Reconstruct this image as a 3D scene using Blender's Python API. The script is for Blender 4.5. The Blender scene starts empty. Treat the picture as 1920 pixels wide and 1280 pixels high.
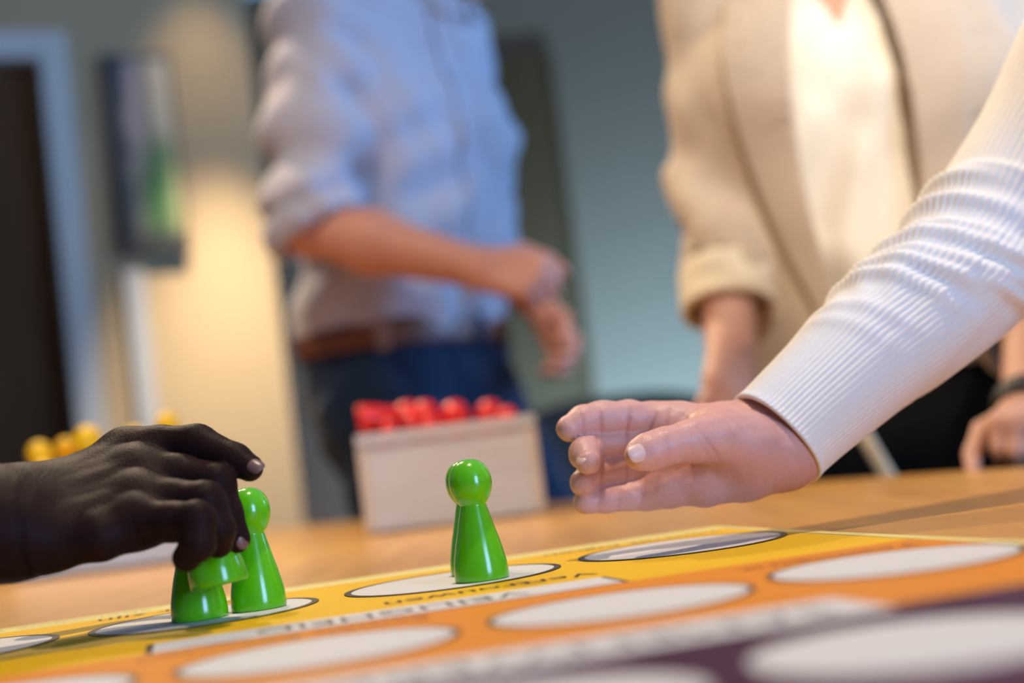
import bpy, bmesh, math, random
import numpy as np
from mathutils import Vector, Matrix

random.seed(4)
S = bpy.context.scene
COL = S.collection
PI = math.pi

# ------------------------------------------------------------------ camera
CZ = 0.802                     # camera height above the floor
TZ = 0.7383                    # table top
PITCH, ROLL, FPX = 0.0824, 0.1273, 2667.0
_R = np.array([1.0, 0, 0]); _U = np.array([0, -math.sin(PITCH), math.cos(PITCH)])
AX_F = np.array([0, math.cos(PITCH), math.sin(PITCH)])
AX_R = math.cos(ROLL) * _R - math.sin(ROLL) * _U
AX_U = math.sin(ROLL) * _R + math.cos(ROLL) * _U
cam_d = bpy.data.cameras.new('camera'); cam = bpy.data.objects.new('camera', cam_d); COL.objects.link(cam)
cam.matrix_world = Matrix(((AX_R[0], AX_U[0], -AX_F[0], 0), (AX_R[1], AX_U[1], -AX_F[1], 0),
                           (AX_R[2], AX_U[2], -AX_F[2], CZ), (0, 0, 0, 1)))
cam_d.lens = 50; cam_d.sensor_width = 36; cam_d.clip_start = 0.02
cam_d.dof.use_dof = True; cam_d.dof.focus_distance = 0.772; cam_d.dof.aperture_fstop = 3.1
S.camera = cam

# ------------------------------------------------------------------ world, lamps, exposure
S.view_settings.view_transform = 'Standard'; S.view_settings.look = 'None'
S.view_settings.gamma = 1.0; S.view_settings.use_curve_mapping = False
S.view_settings.exposure = 0.0
try: S.cycles.use_denoising = True
except Exception: pass
W = bpy.data.worlds.new('world'); S.world = W; W.use_nodes = True
W.node_tree.nodes['Background'].inputs[0].default_value = (0.8, 0.8, 0.85, 1)
W.node_tree.nodes['Background'].inputs[1].default_value = 0.09

WARM = (1.0, 0.79, 0.54); COOL = (0.42, 0.62, 1.0)
def aim(o, to):
    d = Vector(to) - o.location
    o.rotation_euler = d.to_track_quat('-Z', 'Y').to_euler()
def spot(name, loc, to, power, col, size=60, blend=0.5, radius=0.03):
    l = bpy.data.lights.new(name, 'SPOT'); l.energy = power; l.color = col
    l.spot_size = math.radians(size); l.spot_blend = blend; l.shadow_soft_size = radius
    o = bpy.data.objects.new(name, l); COL.objects.link(o); o.location = loc; aim(o, to); return o
def area(name, loc, to, power, col, sx, sy):
    l = bpy.data.lights.new(name, 'AREA'); l.shape = 'RECTANGLE'; l.size = sx; l.size_y = sy
    l.energy = power; l.color = col
    o = bpy.data.objects.new(name, l); COL.objects.link(o); o.location = loc; aim(o, to); return o
# daylight from the tall windows behind and to the right of the camera
area('window_light', (2.3, -2.3, 1.45), (0.0, 1.4, 0.9), 125, (0.36, 0.58, 1.0), 1.1, 1.7)
area('window_light', (3.3, 2.2, 1.5), (0.2, 2.3, 1.0), 118, (0.20, 0.48, 1.0), 1.2, 1.5)
# ceiling spots and wall washer, then added fill lamps for the walls
spot('ceiling_spot', (0.12, 0.80, 2.62), (0.08, 0.88, 0.74), 112, WARM, 60, 0.8, 0.035)
spot('ceiling_spot', (-0.75, 2.55, 2.62), (-0.05, 1.15, 0.74), 100, WARM, 85, 0.7, 0.035)
spot('ceiling_spot', (0.60, -0.55, 2.62), (0.56, 1.70, 1.30), 400, (1.0, 0.88, 0.72), 21, 0.8, 0.035)
spot('ceiling_spot', (-1.20, 2.9, 2.62), (-0.3, 2.4, 1.1), 80, WARM, 70, 0.6, 0.035)
spot('ceiling_spot', (-0.75, 0.85, 2.62), (-0.45, 1.78, 0.98), 95, WARM, 52, 0.8, 0.035)
spot('wall_washer', (-0.61, 3.69, 2.62), (-0.80, 4.13, 0.35), 620, (1.0, 0.87, 0.66), 38, 1.0, 0.03)
spot('wall_washer', (-0.72, 3.93, 2.62), (-0.78, 4.10, 1.2), 30, (1.0, 0.82, 0.58), 58, 1.0, 0.03)  # extra wide lamp, added only to lighten the top of the warm band
spot('back_wall_fill', (0.62, 4.1, 0.12), (0.62, 5.2, 0.75), 480, (0.50, 1.40, 2.4), 120, 1.0, 0.1)  # unseen cyan fill, added to brighten the lower part of the back wall
spot('back_wall_fill', (-0.9, 4.6, 0.12), (-0.9, 5.2, 0.6), 14, (1.0, 0.86, 0.80), 120, 1.0, 0.1)  # unseen weak fill, added to lighten the left end of the back wall

# ------------------------------------------------------------------ helpers
def ray(px, py):
    return AX_F + (px - 960) / FPX * AX_R - (py - 640) / FPX * AX_U
def P(px, py, Y):
    """the point of the room that stands Y metres in front of the lens on that line of sight"""
    d = ray(px, py); q = d * (Y / d[1]); q[2] += CZ
    return q
def V(p): return Vector((float(p[0]), float(p[1]), float(p[2])))

def tag(o, label=None, cat=None, group=None, kind=None):
    if label: o['label'] = label
    if cat: o['category'] = cat
    if group: o['group'] = group
    if kind: o['kind'] = kind
    return o
def empty(name, loc=(0, 0, 0), rz=0.0):
    o = bpy.data.objects.new(name, None); COL.objects.link(o); o.location = loc; o.rotation_euler = (0, 0, rz)
    o.empty_display_size = 0.05; return o
def link_mesh(name, me, mat=None, parent=None):
    o = bpy.data.objects.new(name, me); COL.objects.link(o)
    if mat is not None and not me.materials: me.materials.append(mat)
    if parent is not None: o.parent = parent
    return o
def smooth(me, on=True):
    me.polygons.foreach_set('use_smooth', [on] * len(me.polygons)); me.update()
def from_bm(name, bm, mat, parent=None, sm=False):
    me = bpy.data.meshes.new(name); bm.to_mesh(me); bm.free()
    if sm: smooth(me)
    return link_mesh(name, me, mat, parent)
def box(bm, x0, x1, y0, y1, z0, z1, bev=0.0):
    r = bmesh.ops.create_cube(bm, size=1.0)
    for v in r['verts']:
        v.co = Vector((x0 + (v.co.x + .5) * (x1 - x0), y0 + (v.co.y + .5) * (y1 - y0), z0 + (v.co.z + .5) * (z1 - z0)))
    if bev > 0:
        es = list({e for v in r['verts'] for e in v.link_edges})
        bmesh.ops.bevel(bm, geom=es, offset=bev, segments=2, affect='EDGES', profile=0.7)
    return bm
def box_obj(name, mat, parent, x0, x1, y0, y1, z0, z1, bev=0.0):
    return from_bm(name, box(bmesh.new(), x0, x1, y0, y1, z0, z1, bev), mat, parent)
def lathe_mesh(name, prof, n=48):
    vs, fs = [], []
    for (r, h) in prof:
        if r < 1e-6: vs.append((0, 0, h))
        else: vs += [(r * math.cos(2 * PI * k / n), r * math.sin(2 * PI * k / n), h) for k in range(n)]
    idx, i = [], 0
    for (r, h) in prof:
        c = 1 if r < 1e-6 else n
        idx.append((i, c)); i += c
    for (a, ca), (b, cb) in zip(idx, idx[1:]):
        for k in range(n):
            k2 = (k + 1) % n
            if ca == 1 and cb > 1: fs.append((a, b + k2, b + k))
            elif cb == 1 and ca > 1: fs.append((a + k, a + k2, b))
            elif ca > 1: fs.append((a + k, a + k2, b + k2, b + k))
    me = bpy.data.meshes.new(name); me.from_pydata(vs, [], fs); smooth(me); return me
def tube_mesh(name, pts, radii, n=12, cap=True):
    pts = [Vector(p) for p in pts]; vs, fs = [], []
    up = Vector((0, 0, 1)); prev = None
    for i, p in enumerate(pts):
        t = (pts[min(i + 1, len(pts) - 1)] - pts[max(i - 1, 0)]).normalized()
        a = (t.cross(up) if abs(t.dot(up)) < .95 else t.cross(Vector((1, 0, 0)))).normalized() if prev is None else (prev - t * prev.dot(t)).normalized()
        prev = a; b = t.cross(a); r = radii[i] if hasattr(radii, '__len__') else radii
        vs += [p + r * (math.cos(2 * PI * k / n) * a + math.sin(2 * PI * k / n) * b) for k in range(n)]
    for i in range(len(pts) - 1):
        for k in range(n):
            k2 = (k + 1) % n
            fs.append((i * n + k, i * n + k2, (i + 1) * n + k2, (i + 1) * n + k))
    if cap: fs += [tuple(range(n))[::-1], tuple(range((len(pts) - 1) * n, len(pts) * n))]
    me = bpy.data.meshes.new(name); me.from_pydata([tuple(v) for v in vs], [], fs); smooth(me); return me
def copy_tree(o, parent=None):
    c = o.copy(); COL.objects.link(c)
    if parent is not None: c.parent = parent
    for ch in list(o.children): copy_tree(ch, c)
    return c

# ------------------------------------------------------------------ materials
def mat_new(name):
    m = bpy.data.materials.new(name); m.use_nodes = True
    return m, m.node_tree, m.node_tree.nodes['Principled BSDF']
def plain(name, col, rough=0.5, spec=0.5, noise=0.0, nscale=20.0, bump=0.0, bscale=200.0, coat=0.0, sss=0.0, sheen=0.0, metal=0.0, sssr=(0.6, 0.25, 0.12), ssscale=0.006):
    m, nt, b = mat_new(name); N, L = nt.nodes, nt.links
    b.inputs['Base Color'].default_value = (*col, 1); b.inputs['Roughness'].default_value = rough
    b.inputs['Specular IOR Level'].default_value = spec; b.inputs['Metallic'].default_value = metal
    if coat: b.inputs['Coat Weight'].default_value = coat; b.inputs['Coat Roughness'].default_value = 0.06
    if sheen: b.inputs['Sheen Weight'].default_value = sheen
    if sss:
        b.inputs['Subsurface Weight'].default_value = sss; b.inputs['Subsurface Radius'].default_value = sssr; b.inputs['Subsurface Scale'].default_value = ssscale
    tc = N.new('ShaderNodeTexCoord')
    if noise:
        n = N.new('ShaderNodeTexNoise'); n.inputs['Scale'].default_value = nscale; n.inputs['Detail'].default_value = 5
        L.new(tc.outputs['Object'], n.inputs['Vector'])
        mx = N.new('ShaderNodeMix'); mx.data_type = 'RGBA'; L.new(n.outputs['Fac'], mx.inputs['Factor'])
        mx.inputs['A'].default_value = (*[c * (1 - noise) for c in col], 1); mx.inputs['B'].default_value = (*[min(1, c * (1 + noise)) for c in col], 1)
        L.new(mx.outputs['Result'], b.inputs['Base Color'])
    if bump:
        n = N.new('ShaderNodeTexNoise'); n.inputs['Scale'].default_value = bscale; n.inputs['Detail'].default_value = 4
        L.new(tc.outputs['Object'], n.inputs['Vector'])
        bp = N.new('ShaderNodeBump'); bp.inputs['Strength'].default_value = bump; bp.inputs['Distance'].default_value = 0.002
        L.new(n.outputs['Fac'], bp.inputs['Height']); L.new(bp.outputs['Normal'], b.inputs['Normal'])
    return m
def wood(name, c1, c2, rough=0.4, scale=(1.2, 14, 14), rot=0.0, coat=0.0, spec=0.5):
    m, nt, b = mat_new(name); N, L = nt.nodes, nt.links
    tc = N.new('ShaderNodeTexCoord'); mp = N.new('ShaderNodeMapping'); mp.inputs['Scale'].default_value = scale; mp.inputs['Rotation'].default_value = (0, 0, rot)
    L.new(tc.outputs['Object'], mp.inputs['Vector'])
    n = N.new('ShaderNodeTexNoise'); n.inputs['Scale'].default_value = 3.0; n.inputs['Detail'].default_value = 8; n.inputs['Distortion'].default_value = 0.6
    L.new(mp.outputs['Vector'], n.inputs['Vector'])
    r = N.new('ShaderNodeValToRGB'); r.color_ramp.elements[0].position = 0.3; r.color_ramp.elements[1].position = 0.72
    r.color_ramp.elements[0].color = (*c1, 1); r.color_ramp.elements[1].color = (*c2, 1)
    L.new(n.outputs['Fac'], r.inputs['Fac']); L.new(r.outputs['Color'], b.inputs['Base Color'])
    b.inputs['Roughness'].default_value = rough; b.inputs['Specular IOR Level'].default_value = spec
    bp = N.new('ShaderNodeBump'); bp.inputs['Strength'].default_value = 0.12; bp.inputs['Distance'].default_value = 0.001
    L.new(n.outputs['Fac'], bp.inputs['Height']); L.new(bp.outputs['Normal'], b.inputs['Normal'])
    if coat: b.inputs['Coat Weight'].default_value = coat; b.inputs['Coat Roughness'].default_value = 0.25
    return m
def skin(name, base, crease, rough=0.45, sss=0.25, spec=0.5, mott=0.1):
    """skin: the crease attribute written on the mesh darkens the folds over the joints"""
    m, nt, b = mat_new(name); N, L = nt.nodes, nt.links
    tc = N.new('ShaderNodeTexCoord')
    n = N.new('ShaderNodeTexNoise'); n.inputs['Scale'].default_value = 45; n.inputs['Detail'].default_value = 6
    L.new(tc.outputs['Object'], n.inputs['Vector'])
    mx = N.new('ShaderNodeMix'); mx.data_type = 'RGBA'; L.new(n.outputs['Fac'], mx.inputs['Factor'])
    mx.inputs['A'].default_value = (base[0] * (1 - mott * .4), base[1] * (1 - mott * 1.3), base[2] * (1 - mott * 1.2), 1)
    mx.inputs['B'].default_value = (base[0] * (1 + mott * .3), base[1] * (1 + mott), base[2] * (1 + mott), 1)
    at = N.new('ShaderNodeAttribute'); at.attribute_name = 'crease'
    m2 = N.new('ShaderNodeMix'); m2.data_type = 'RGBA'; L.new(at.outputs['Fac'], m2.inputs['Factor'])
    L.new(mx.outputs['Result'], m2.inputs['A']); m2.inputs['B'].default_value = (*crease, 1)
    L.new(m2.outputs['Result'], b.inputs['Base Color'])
    b.inputs['Roughness'].default_value = rough; b.inputs['Specular IOR Level'].default_value = spec
    b.inputs['Subsurface Weight'].default_value = sss; b.inputs['Subsurface Radius'].default_value = (1.0, 0.35, 0.2); b.inputs['Subsurface Scale'].default_value = 0.004
    v = N.new('ShaderNodeTexVoronoi'); v.inputs['Scale'].default_value = 900; L.new(tc.outputs['Object'], v.inputs['Vector'])
    n2 = N.new('ShaderNodeTexNoise'); n2.inputs['Scale'].default_value = 260; n2.inputs['Detail'].default_value = 5; L.new(tc.outputs['Object'], n2.inputs['Vector'])
    ad = N.new('ShaderNodeMath'); ad.operation = 'ADD'; L.new(v.outputs['Distance'], ad.inputs[0]); L.new(n2.outputs['Fac'], ad.inputs[1])
    bp = N.new('ShaderNodeBump'); bp.inputs['Strength'].default_value = 0.25; bp.inputs['Distance'].default_value = 0.0006
    L.new(ad.outputs['Value'], bp.inputs['Height']); L.new(bp.outputs['Normal'], b.inputs['Normal'])
    return m

M = dict(
    oak=wood('oak_table', (0.46, 0.215, 0.042), (0.60, 0.31, 0.07), 0.34, (14, 1.0, 14), 0.35, 0.1),
    edge=wood('table_edge', (0.34, 0.16, 0.05), (0.46, 0.23, 0.08), 0.4),
    crate=wood('pale_crate_wood', (0.56, 0.56, 0.57), (0.66, 0.66, 0.665), 0.55, (2, 30, 30)),
    crate_edge=wood('crate_end_wood', (0.58, 0.49, 0.40), (0.68, 0.59, 0.49), 0.55, (2, 30, 30)),
    green=plain('green_lacquer', (0.10, 0.46, 0.004), 0.2, 0.45, noise=0.05, nscale=60, bump=0.05, bscale=90, coat=0.3),
    red=plain('red_lacquer', (0.86, 0.02, 0.008), 0.25, 0.4, noise=0.05, coat=0.3),
    yellow=plain('yellow_lacquer', (1.0, 0.55, 0.002), 0.3, 0.3, noise=0.03, coat=0.15),
    wall_warm=plain('beige_wall_paint', (0.42, 0.295, 0.165), 0.85, 0.2, noise=0.04, nscale=6, bump=0.05),
    wall_cool=plain('grey_wall_paint', (0.118, 0.060, 0.036), 0.85, 0.2, noise=0.04, nscale=6, bump=0.05),
    wall_other=plain('pale_wall_paint', (0.55, 0.52, 0.47), 0.9, 0.2, noise=0.03, nscale=6),
    ceiling=plain('ceiling_paint', (0.6, 0.58, 0.55), 0.9, 0.2, noise=0.03, nscale=6),
    floor=plain('dark_carpet', (0.07, 0.055, 0.045), 0.95, 0.1, noise=0.3, nscale=300, bump=0.4, bscale=500),
    frame_white=plain('white_frame_paint', (0.54, 0.50, 0.44), 0.45, 0.4, noise=0.03),
    trim_grey=plain('grey_trim_paint', (0.40, 0.38, 0.36), 0.5, 0.3, noise=0.03),
    door_brown=wood('dark_brown_door', (0.075, 0.032, 0.012), (0.11, 0.05, 0.020), 0.7, (20, 20, 1.5), spec=0.1),
    panel_brown=wood('brown_door_panel', (0.045, 0.017, 0.006), (0.065, 0.027, 0.010), 0.7, (20, 20, 1.5), spec=0.1),
    steel=plain('brushed_steel', (0.5, 0.5, 0.5), 0.3, 0.5, metal=1.0),
    black=plain('black_upholstery', (0.012, 0.012, 0.013), 0.7, 0.3, bump=0.2),
    black_plastic=plain('black_plastic', (0.015, 0.015, 0.016), 0.4, 0.4),
)

# ------------------------------------------------------------------ implicit surfaces (for hands, bodies and clothes)
def smin(a, b, k):
    if k <= 0: return np.minimum(a, b)
    h = np.maximum(k - np.abs(a - b), 0) / k
    return np.minimum(a, b) - h * h * k * 0.25
def smax(a, b, k): return -smin(-a, -b, k)
def seg(p, a, b, ra, rb):
    a = np.asarray(a, np.float32); d = np.asarray(b, np.float32) - a; q = p - a
    t = np.clip((q @ d) / max(float(d @ d), 1e-12), 0, 1)
    q = q - t[:, None] * d
    return np.sqrt(np.einsum('ij,ij->i', q, q)) - (ra + t * (rb - ra))
def ell(p, c, r, ax=None):
    q = p - np.asarray(c, np.float32)
    if ax is not None: q = q @ np.asarray(ax, np.float32).T
    r = np.asarray(r, np.float32); k0 = np.linalg.norm(q / r, axis=1); k1 = np.linalg.norm(q / (r * r), axis=1) + 1e-9
    return k0 * (k0 - 1.0) / k1
def chain(p, pts, rad, k=0.0):
    d = None
    for i in range(len(pts) - 1):
        e = seg(p, pts[i], pts[i + 1], rad[i], rad[i + 1]); d = e if d is None else smin(d, e, k)
    return d
def sdf_mesh(name, f, lo, hi, res, mat, parent=None, crease=None, cut=None):
    lo = np.asarray(lo, float); hi = np.asarray(hi, float)
    n = np.ceil((hi - lo) / res).astype(int) + 1
    BL = 6; nb = -(-n // BL); half = BL * res * 0.87
    cg = np.stack(np.meshgrid(*[lo[i] + res * (BL * np.arange(nb[i]) + (BL - 1) / 2) for i in range(3)], indexing='ij'), -1).reshape(-1, 3).astype(np.float32)
    dc = np.concatenate([f(cg[i:i + 200000]) for i in range(0, len(cg), 200000)])
    Db = np.repeat(dc[:, None], BL ** 3, 1).astype(np.float32)
    near = np.flatnonzero(np.abs(dc) < half * 1.5 + res)
    og = np.stack(np.meshgrid(*[res * (np.arange(BL) - (BL - 1) / 2)] * 3, indexing='ij'), -1).reshape(-1, 3).astype(np.float32)
    for i in range(0, len(near), 1500):
        w = near[i:i + 1500]; Db[w] = f((cg[w][:, None, :] + og[None]).reshape(-1, 3)).reshape(len(w), -1)
    D = Db.reshape(*nb, BL, BL, BL).transpose(0, 3, 1, 4, 2, 5).reshape(nb * BL)[:n[0], :n[1], :n[2]]
    s = D < 0
    acc = np.zeros(tuple(n - 1) + (3,), np.float32); cnt = np.zeros(tuple(n - 1), np.int32)
    def sl(a, o): return slice(o, n[a] - 1 + o)
    for a in range(3):
        b, c = (a + 1) % 3, (a + 2) % 3
        for ob in (0, 1):
            for oc in (0, 1):
                i0 = [None] * 3; i1 = [None] * 3
                i0[a] = sl(a, 0); i1[a] = sl(a, 1); i0[b] = i1[b] = sl(b, ob); i0[c] = i1[c] = sl(c, oc)
                d0 = D[tuple(i0)]; d1 = D[tuple(i1)]; ch = (d0 < 0) != (d1 < 0)
                t = np.where(ch, d0 / np.where(ch, d0 - d1, 1), 0)
                acc[..., a] += t * ch; acc[..., b] += ob * ch; acc[..., c] += oc * ch; cnt += ch
    act = cnt > 0
    ids = -np.ones(cnt.shape, np.int64); ids[act] = np.arange(act.sum())
    cell = np.argwhere(act)
    verts = lo + res * (cell + acc[act] / cnt[act][:, None])
    quads = []
    for a in range(3):
        b, c = (a + 1) % 3, (a + 2) % 3
        i0 = [slice(1, -1)] * 3; i1 = [slice(1, -1)] * 3
        i0[a] = slice(0, -1); i1[a] = slice(1, None)
        ch = s[tuple(i0)] != s[tuple(i1)]; w = np.argwhere(ch)
        if not len(w): continue
        w[:, b] += 1; w[:, c] += 1
        neg = s[w[:, 0], w[:, 1], w[:, 2]]
        def cid(db, dc):
            q = w.copy(); q[:, b] -= db; q[:, c] -= dc
            return ids[q[:, 0], q[:, 1], q[:, 2]]
        q = np.stack([cid(1, 1), cid(0, 1), cid(0, 0), cid(1, 0)], 1)
        q[~neg] = q[~neg][:, ::-1]; quads.append(q)
    quads = np.concatenate(quads)
    v32 = verts.astype(np.float32)
    for _ in range(2):                       # pull the vertices onto the surface
        e = np.float32(res * 0.35); g = np.empty_like(v32); d0 = f(v32)
        for a in range(3):
            o = np.zeros(3, np.float32); o[a] = e
            g[:, a] = (f(v32 + o) - f(v32 - o)) / (2 * e)
        gn = np.maximum(np.einsum('ij,ij->i', g, g), 0.05)
        v32 = v32 - np.clip(d0 / gn, -res * .8, res * .8)[:, None] * g
    me = bpy.data.meshes.new(name)
    me.vertices.add(len(v32)); me.vertices.foreach_set('co', v32.ravel().astype(np.float32))
    me.loops.add(len(quads) * 4); me.loops.foreach_set('vertex_index', quads.ravel().astype(np.int32))
    me.polygons.add(len(quads)); me.polygons.foreach_set('loop_start', (np.arange(len(quads)) * 4).astype(np.int32))
    me.polygons.foreach_set('loop_total', np.full(len(quads), 4, np.int32))
    me.update(calc_edges=True); me.validate(); smooth(me)
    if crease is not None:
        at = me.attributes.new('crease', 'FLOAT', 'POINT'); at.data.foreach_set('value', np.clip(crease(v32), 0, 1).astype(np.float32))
    return link_mesh(name, me, mat, parent)
def bbox(pts, pad):
    pts = np.asarray(pts, float); return pts.min(0) - pad, pts.max(0) + pad
def wob(p, s, seed=0.0):
    """a soft wrinkle field of about unit height"""
    x, y, z = p[:, 0] * s, p[:, 1] * s, p[:, 2] * s
    a = np.sin(1.7 * x + 2.1 * y + 0.9 * z + seed + 1.3 * np.sin(1.1 * z + 0.7 * x + seed))
    b = np.sin(-1.2 * x + 1.6 * y + 2.3 * z + 2.1 * seed + 1.1 * np.sin(1.4 * y - 0.6 * z))
    return 0.5 * (a + b)

# ------------------------------------------------------------------ the room
LW0 = np.array([-0.675, 4.20]); LWD = np.array([-0.91, -0.41]); LWD = LWD / np.linalg.norm(LWD)   # corner and run of the left wall
LWN = np.array([-LWD[1], LWD[0]]); LWN = LWN if LWN[1] < 0 else -LWN                              # its normal, into the room
H = 2.65
def wall_frame(name):
    e = empty(name); e.matrix_world = Matrix(((-LWD[0], -LWN[0], 0, LW0[0]), (-LWD[1], -LWN[1], 0, LW0[1]), (0, 0, 1, 0), (0, 0, 0, 1))); return e
def on_left(px, py):
    """(run along the left wall measured from the corner, height) where a line of sight meets it"""
    d = ray(px, py); a = np.array([[d[0], -LWD[0]], [d[1], -LWD[1]]]); s, t = np.linalg.solve(a, LW0)
    return -t, d[2] * s + CZ
def prism_xy(name, pts, z0, z1, mat, parent=None, bev=0.0):
    bm = bmesh.new(); vs = [bm.verts.new((x, y, z0)) for x, y in pts]; f = bm.faces.new(vs)
    if f.normal.z > 0: f.normal_flip()
    bm.normal_update()
    r = bmesh.ops.extrude_face_region(bm, geom=[f])
    bmesh.ops.translate(bm, vec=(0, 0, z1 - z0), verts=[g for g in r['geom'] if isinstance(g, bmesh.types.BMVert)])
    bmesh.ops.recalc_face_normals(bm, faces=bm.faces)
    if bev:
        es = [e for e in bm.edges if abs(e.verts[0].co.z - e.verts[1].co.z) < 1e-6]
        bmesh.ops.bevel(bm, geom=es, offset=bev, segments=2, affect='EDGES')
    return from_bm(name, bm, mat, parent)
CORN = LW0; LEND = LW0 + LWD * 2.9
YB = 5.2
room = [(LEND[0], LEND[1]), (LEND[0], -3.2), (3.7, -3.2), (3.7, YB), (-1.3, YB), (CORN[0], CORN[1])]
tag(prism_xy('floor', room, -0.05, 0.0, M['floor']), kind='structure')
tag(prism_xy('ceiling', room, H, H + 0.05, M['ceiling']), kind='structure')
# left wall, with the opening of the brown door
D_R, _ = on_left(86, 200); D_TOP = on_left(50, 108)[1]
D_L = D_R - 0.88
wl = wall_frame('wall_left'); tag(wl, kind='structure')
def wl_box(name, x0, x1, z0, z1, d0=0.0, d1=0.12, mat='wall_warm', parent=None, bev=0.0):
    return box_obj(name, M[mat], parent or wl, x0, x1, d0, d1, z0, z1, bev)
wl_box('wall_panel', D_R, 0.0, 0, H); wl_box('wall_panel', -2.9, D_L, 0, H); wl_box('wall_panel', D_L, D_R, D_TOP, H)
dr = wall_frame('door_1'); tag(dr, kind='structure')
fw = 0.072
wl_box('door_frame', D_R - 0.005, D_R + fw, 0, D_TOP + fw, -0.018, 0.13, 'frame_white', dr, 0.004)
wl_box('door_frame', D_L - fw, D_L + 0.005, 0, D_TOP + fw, -0.018, 0.13, 'frame_white', dr, 0.004)
wl_box('door_frame', D_L + 0.005, D_R - 0.005, D_TOP - 0.005, D_TOP + fw, -0.018, 0.13, 'frame_white', dr, 0.004)
wl_box('door_leaf', D_L + 0.008, D_R - 0.008, 0.01, D_TOP - 0.01, 0.05, 0.09, 'door_brown', dr)
hd = from_bm('door_handle', box(bmesh.new(), D_L + 0.07, D_L + 0.19, -0.01, 0.006, 1.03, 1.05, 0.004), M['steel'], dr)
# the narrow white strip that runs down the wall below the picture
T0 = on_left(262, 640)[0]
t1 = wall_frame('trim_1'); tag(t1, kind='structure')
wl_box('trim_strip', T0 - 0.03, T0 + 0.03, 0, on_left(250, 510)[1], -0.02, 0.0, 'trim_grey', t1, 0.003)
bl = wall_frame('baseboard_left'); tag(bl, kind='structure')
wl_box('baseboard_strip', D_R + fw, -0.02, 0, 0.09, -0.014, 0.0, 'frame_white', bl, 0.003)
# back wall
tag(box_obj('wall_back', M['wall_cool'], None, -1.35, 3.7, YB, YB + .12, 0, H), kind='structure')
tag(box_obj('baseboard_back', M['black_plastic'], None, -1.28, 3.7, YB - .014, YB, 0, 0.09, 0.003), kind='structure')
pl_ = P(930, 420, YB - .02)[0]; pr_ = P(1076, 420, YB - .02)[0]; pt_ = P(1000, 104, YB - .02)[2]
dp = empty('door_2', ((pl_ + pr_) / 2, YB - .02, 0)); tag(dp, kind='structure')
hw = (pr_ - pl_) / 2
box_obj('door_leaf', M['panel_brown'], dp, -hw + 0.02, hw - 0.02, -0.01, 0.02, 0.005, pt_ - 0.02)
for x0, x1, z0, z1 in ((-hw, -hw + .024, 0, pt_), (hw - .024, hw, 0, pt_), (-hw + .024, hw - .024, pt_ - .024, pt_)):
    box_obj('door_frame', M['panel_brown'], dp, x0, x1, -0.03, 0.02, z0, z1, 0.003)
#box_obj('door_handle', M['steel'], dp, hw - 0.08, hw - 0.06, -0.05, -0.012, 0.98, 1.12, 0.004)
# walls the camera does not see, with the two tall windows the daylight comes through
def window_wall(name, wname, pos, axis, a0, a1, w0, w1):
    e = empty(name); tag(e, kind='structure'); g = empty(wname); tag(g, kind='structure')
    def bx(n, mat, par, u0, u1, d0, d1, z0, z1):
        if axis == 'x': return box_obj(n, M[mat], par, pos + d0, pos + d1, u0, u1, z0, z1)
        return box_obj(n, M[mat], par, u0, u1, pos + d0, pos + d1, z0, z1)
    s = 1 if pos > 0 else -1; d0, d1 = sorted((0, .12 * s)); z0, z1 = .55, 2.35
    bx('wall_panel', 'wall_other', e, a0, w0, d0, d1, 0, H); bx('wall_panel', 'wall_other', e, w1, a1, d0, d1, 0, H)
    bx('wall_panel', 'wall_other', e, w0, w1, d0, d1, 0, z0); bx('wall_panel', 'wall_other', e, w0, w1, d0, d1, z1, H)
    for q in ((w0, w0 + .06, z0, z1), (w1 - .06, w1, z0, z1), (w0 + .06, w1 - .06, z0, z0 + .06), (w0 + .06, w1 - .06, z1 - .06, z1)):
        bx('window_frame', 'frame_white', g, q[0], q[1], d0, d1, q[2], q[3])
window_wall('wall_right', 'window_1', 3.7, 'x', -3.2, YB, 1.4, 2.9)
window_wall('wall_front', 'window_2', -3.2, 'y', LEND[0], 3.7, 1.5, 3.0)
tag(box_obj('wall_side', M['wall_other'], None, LEND[0] - .1, LEND[0], -3.2, LEND[1], 0, H), kind='structure')

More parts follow.
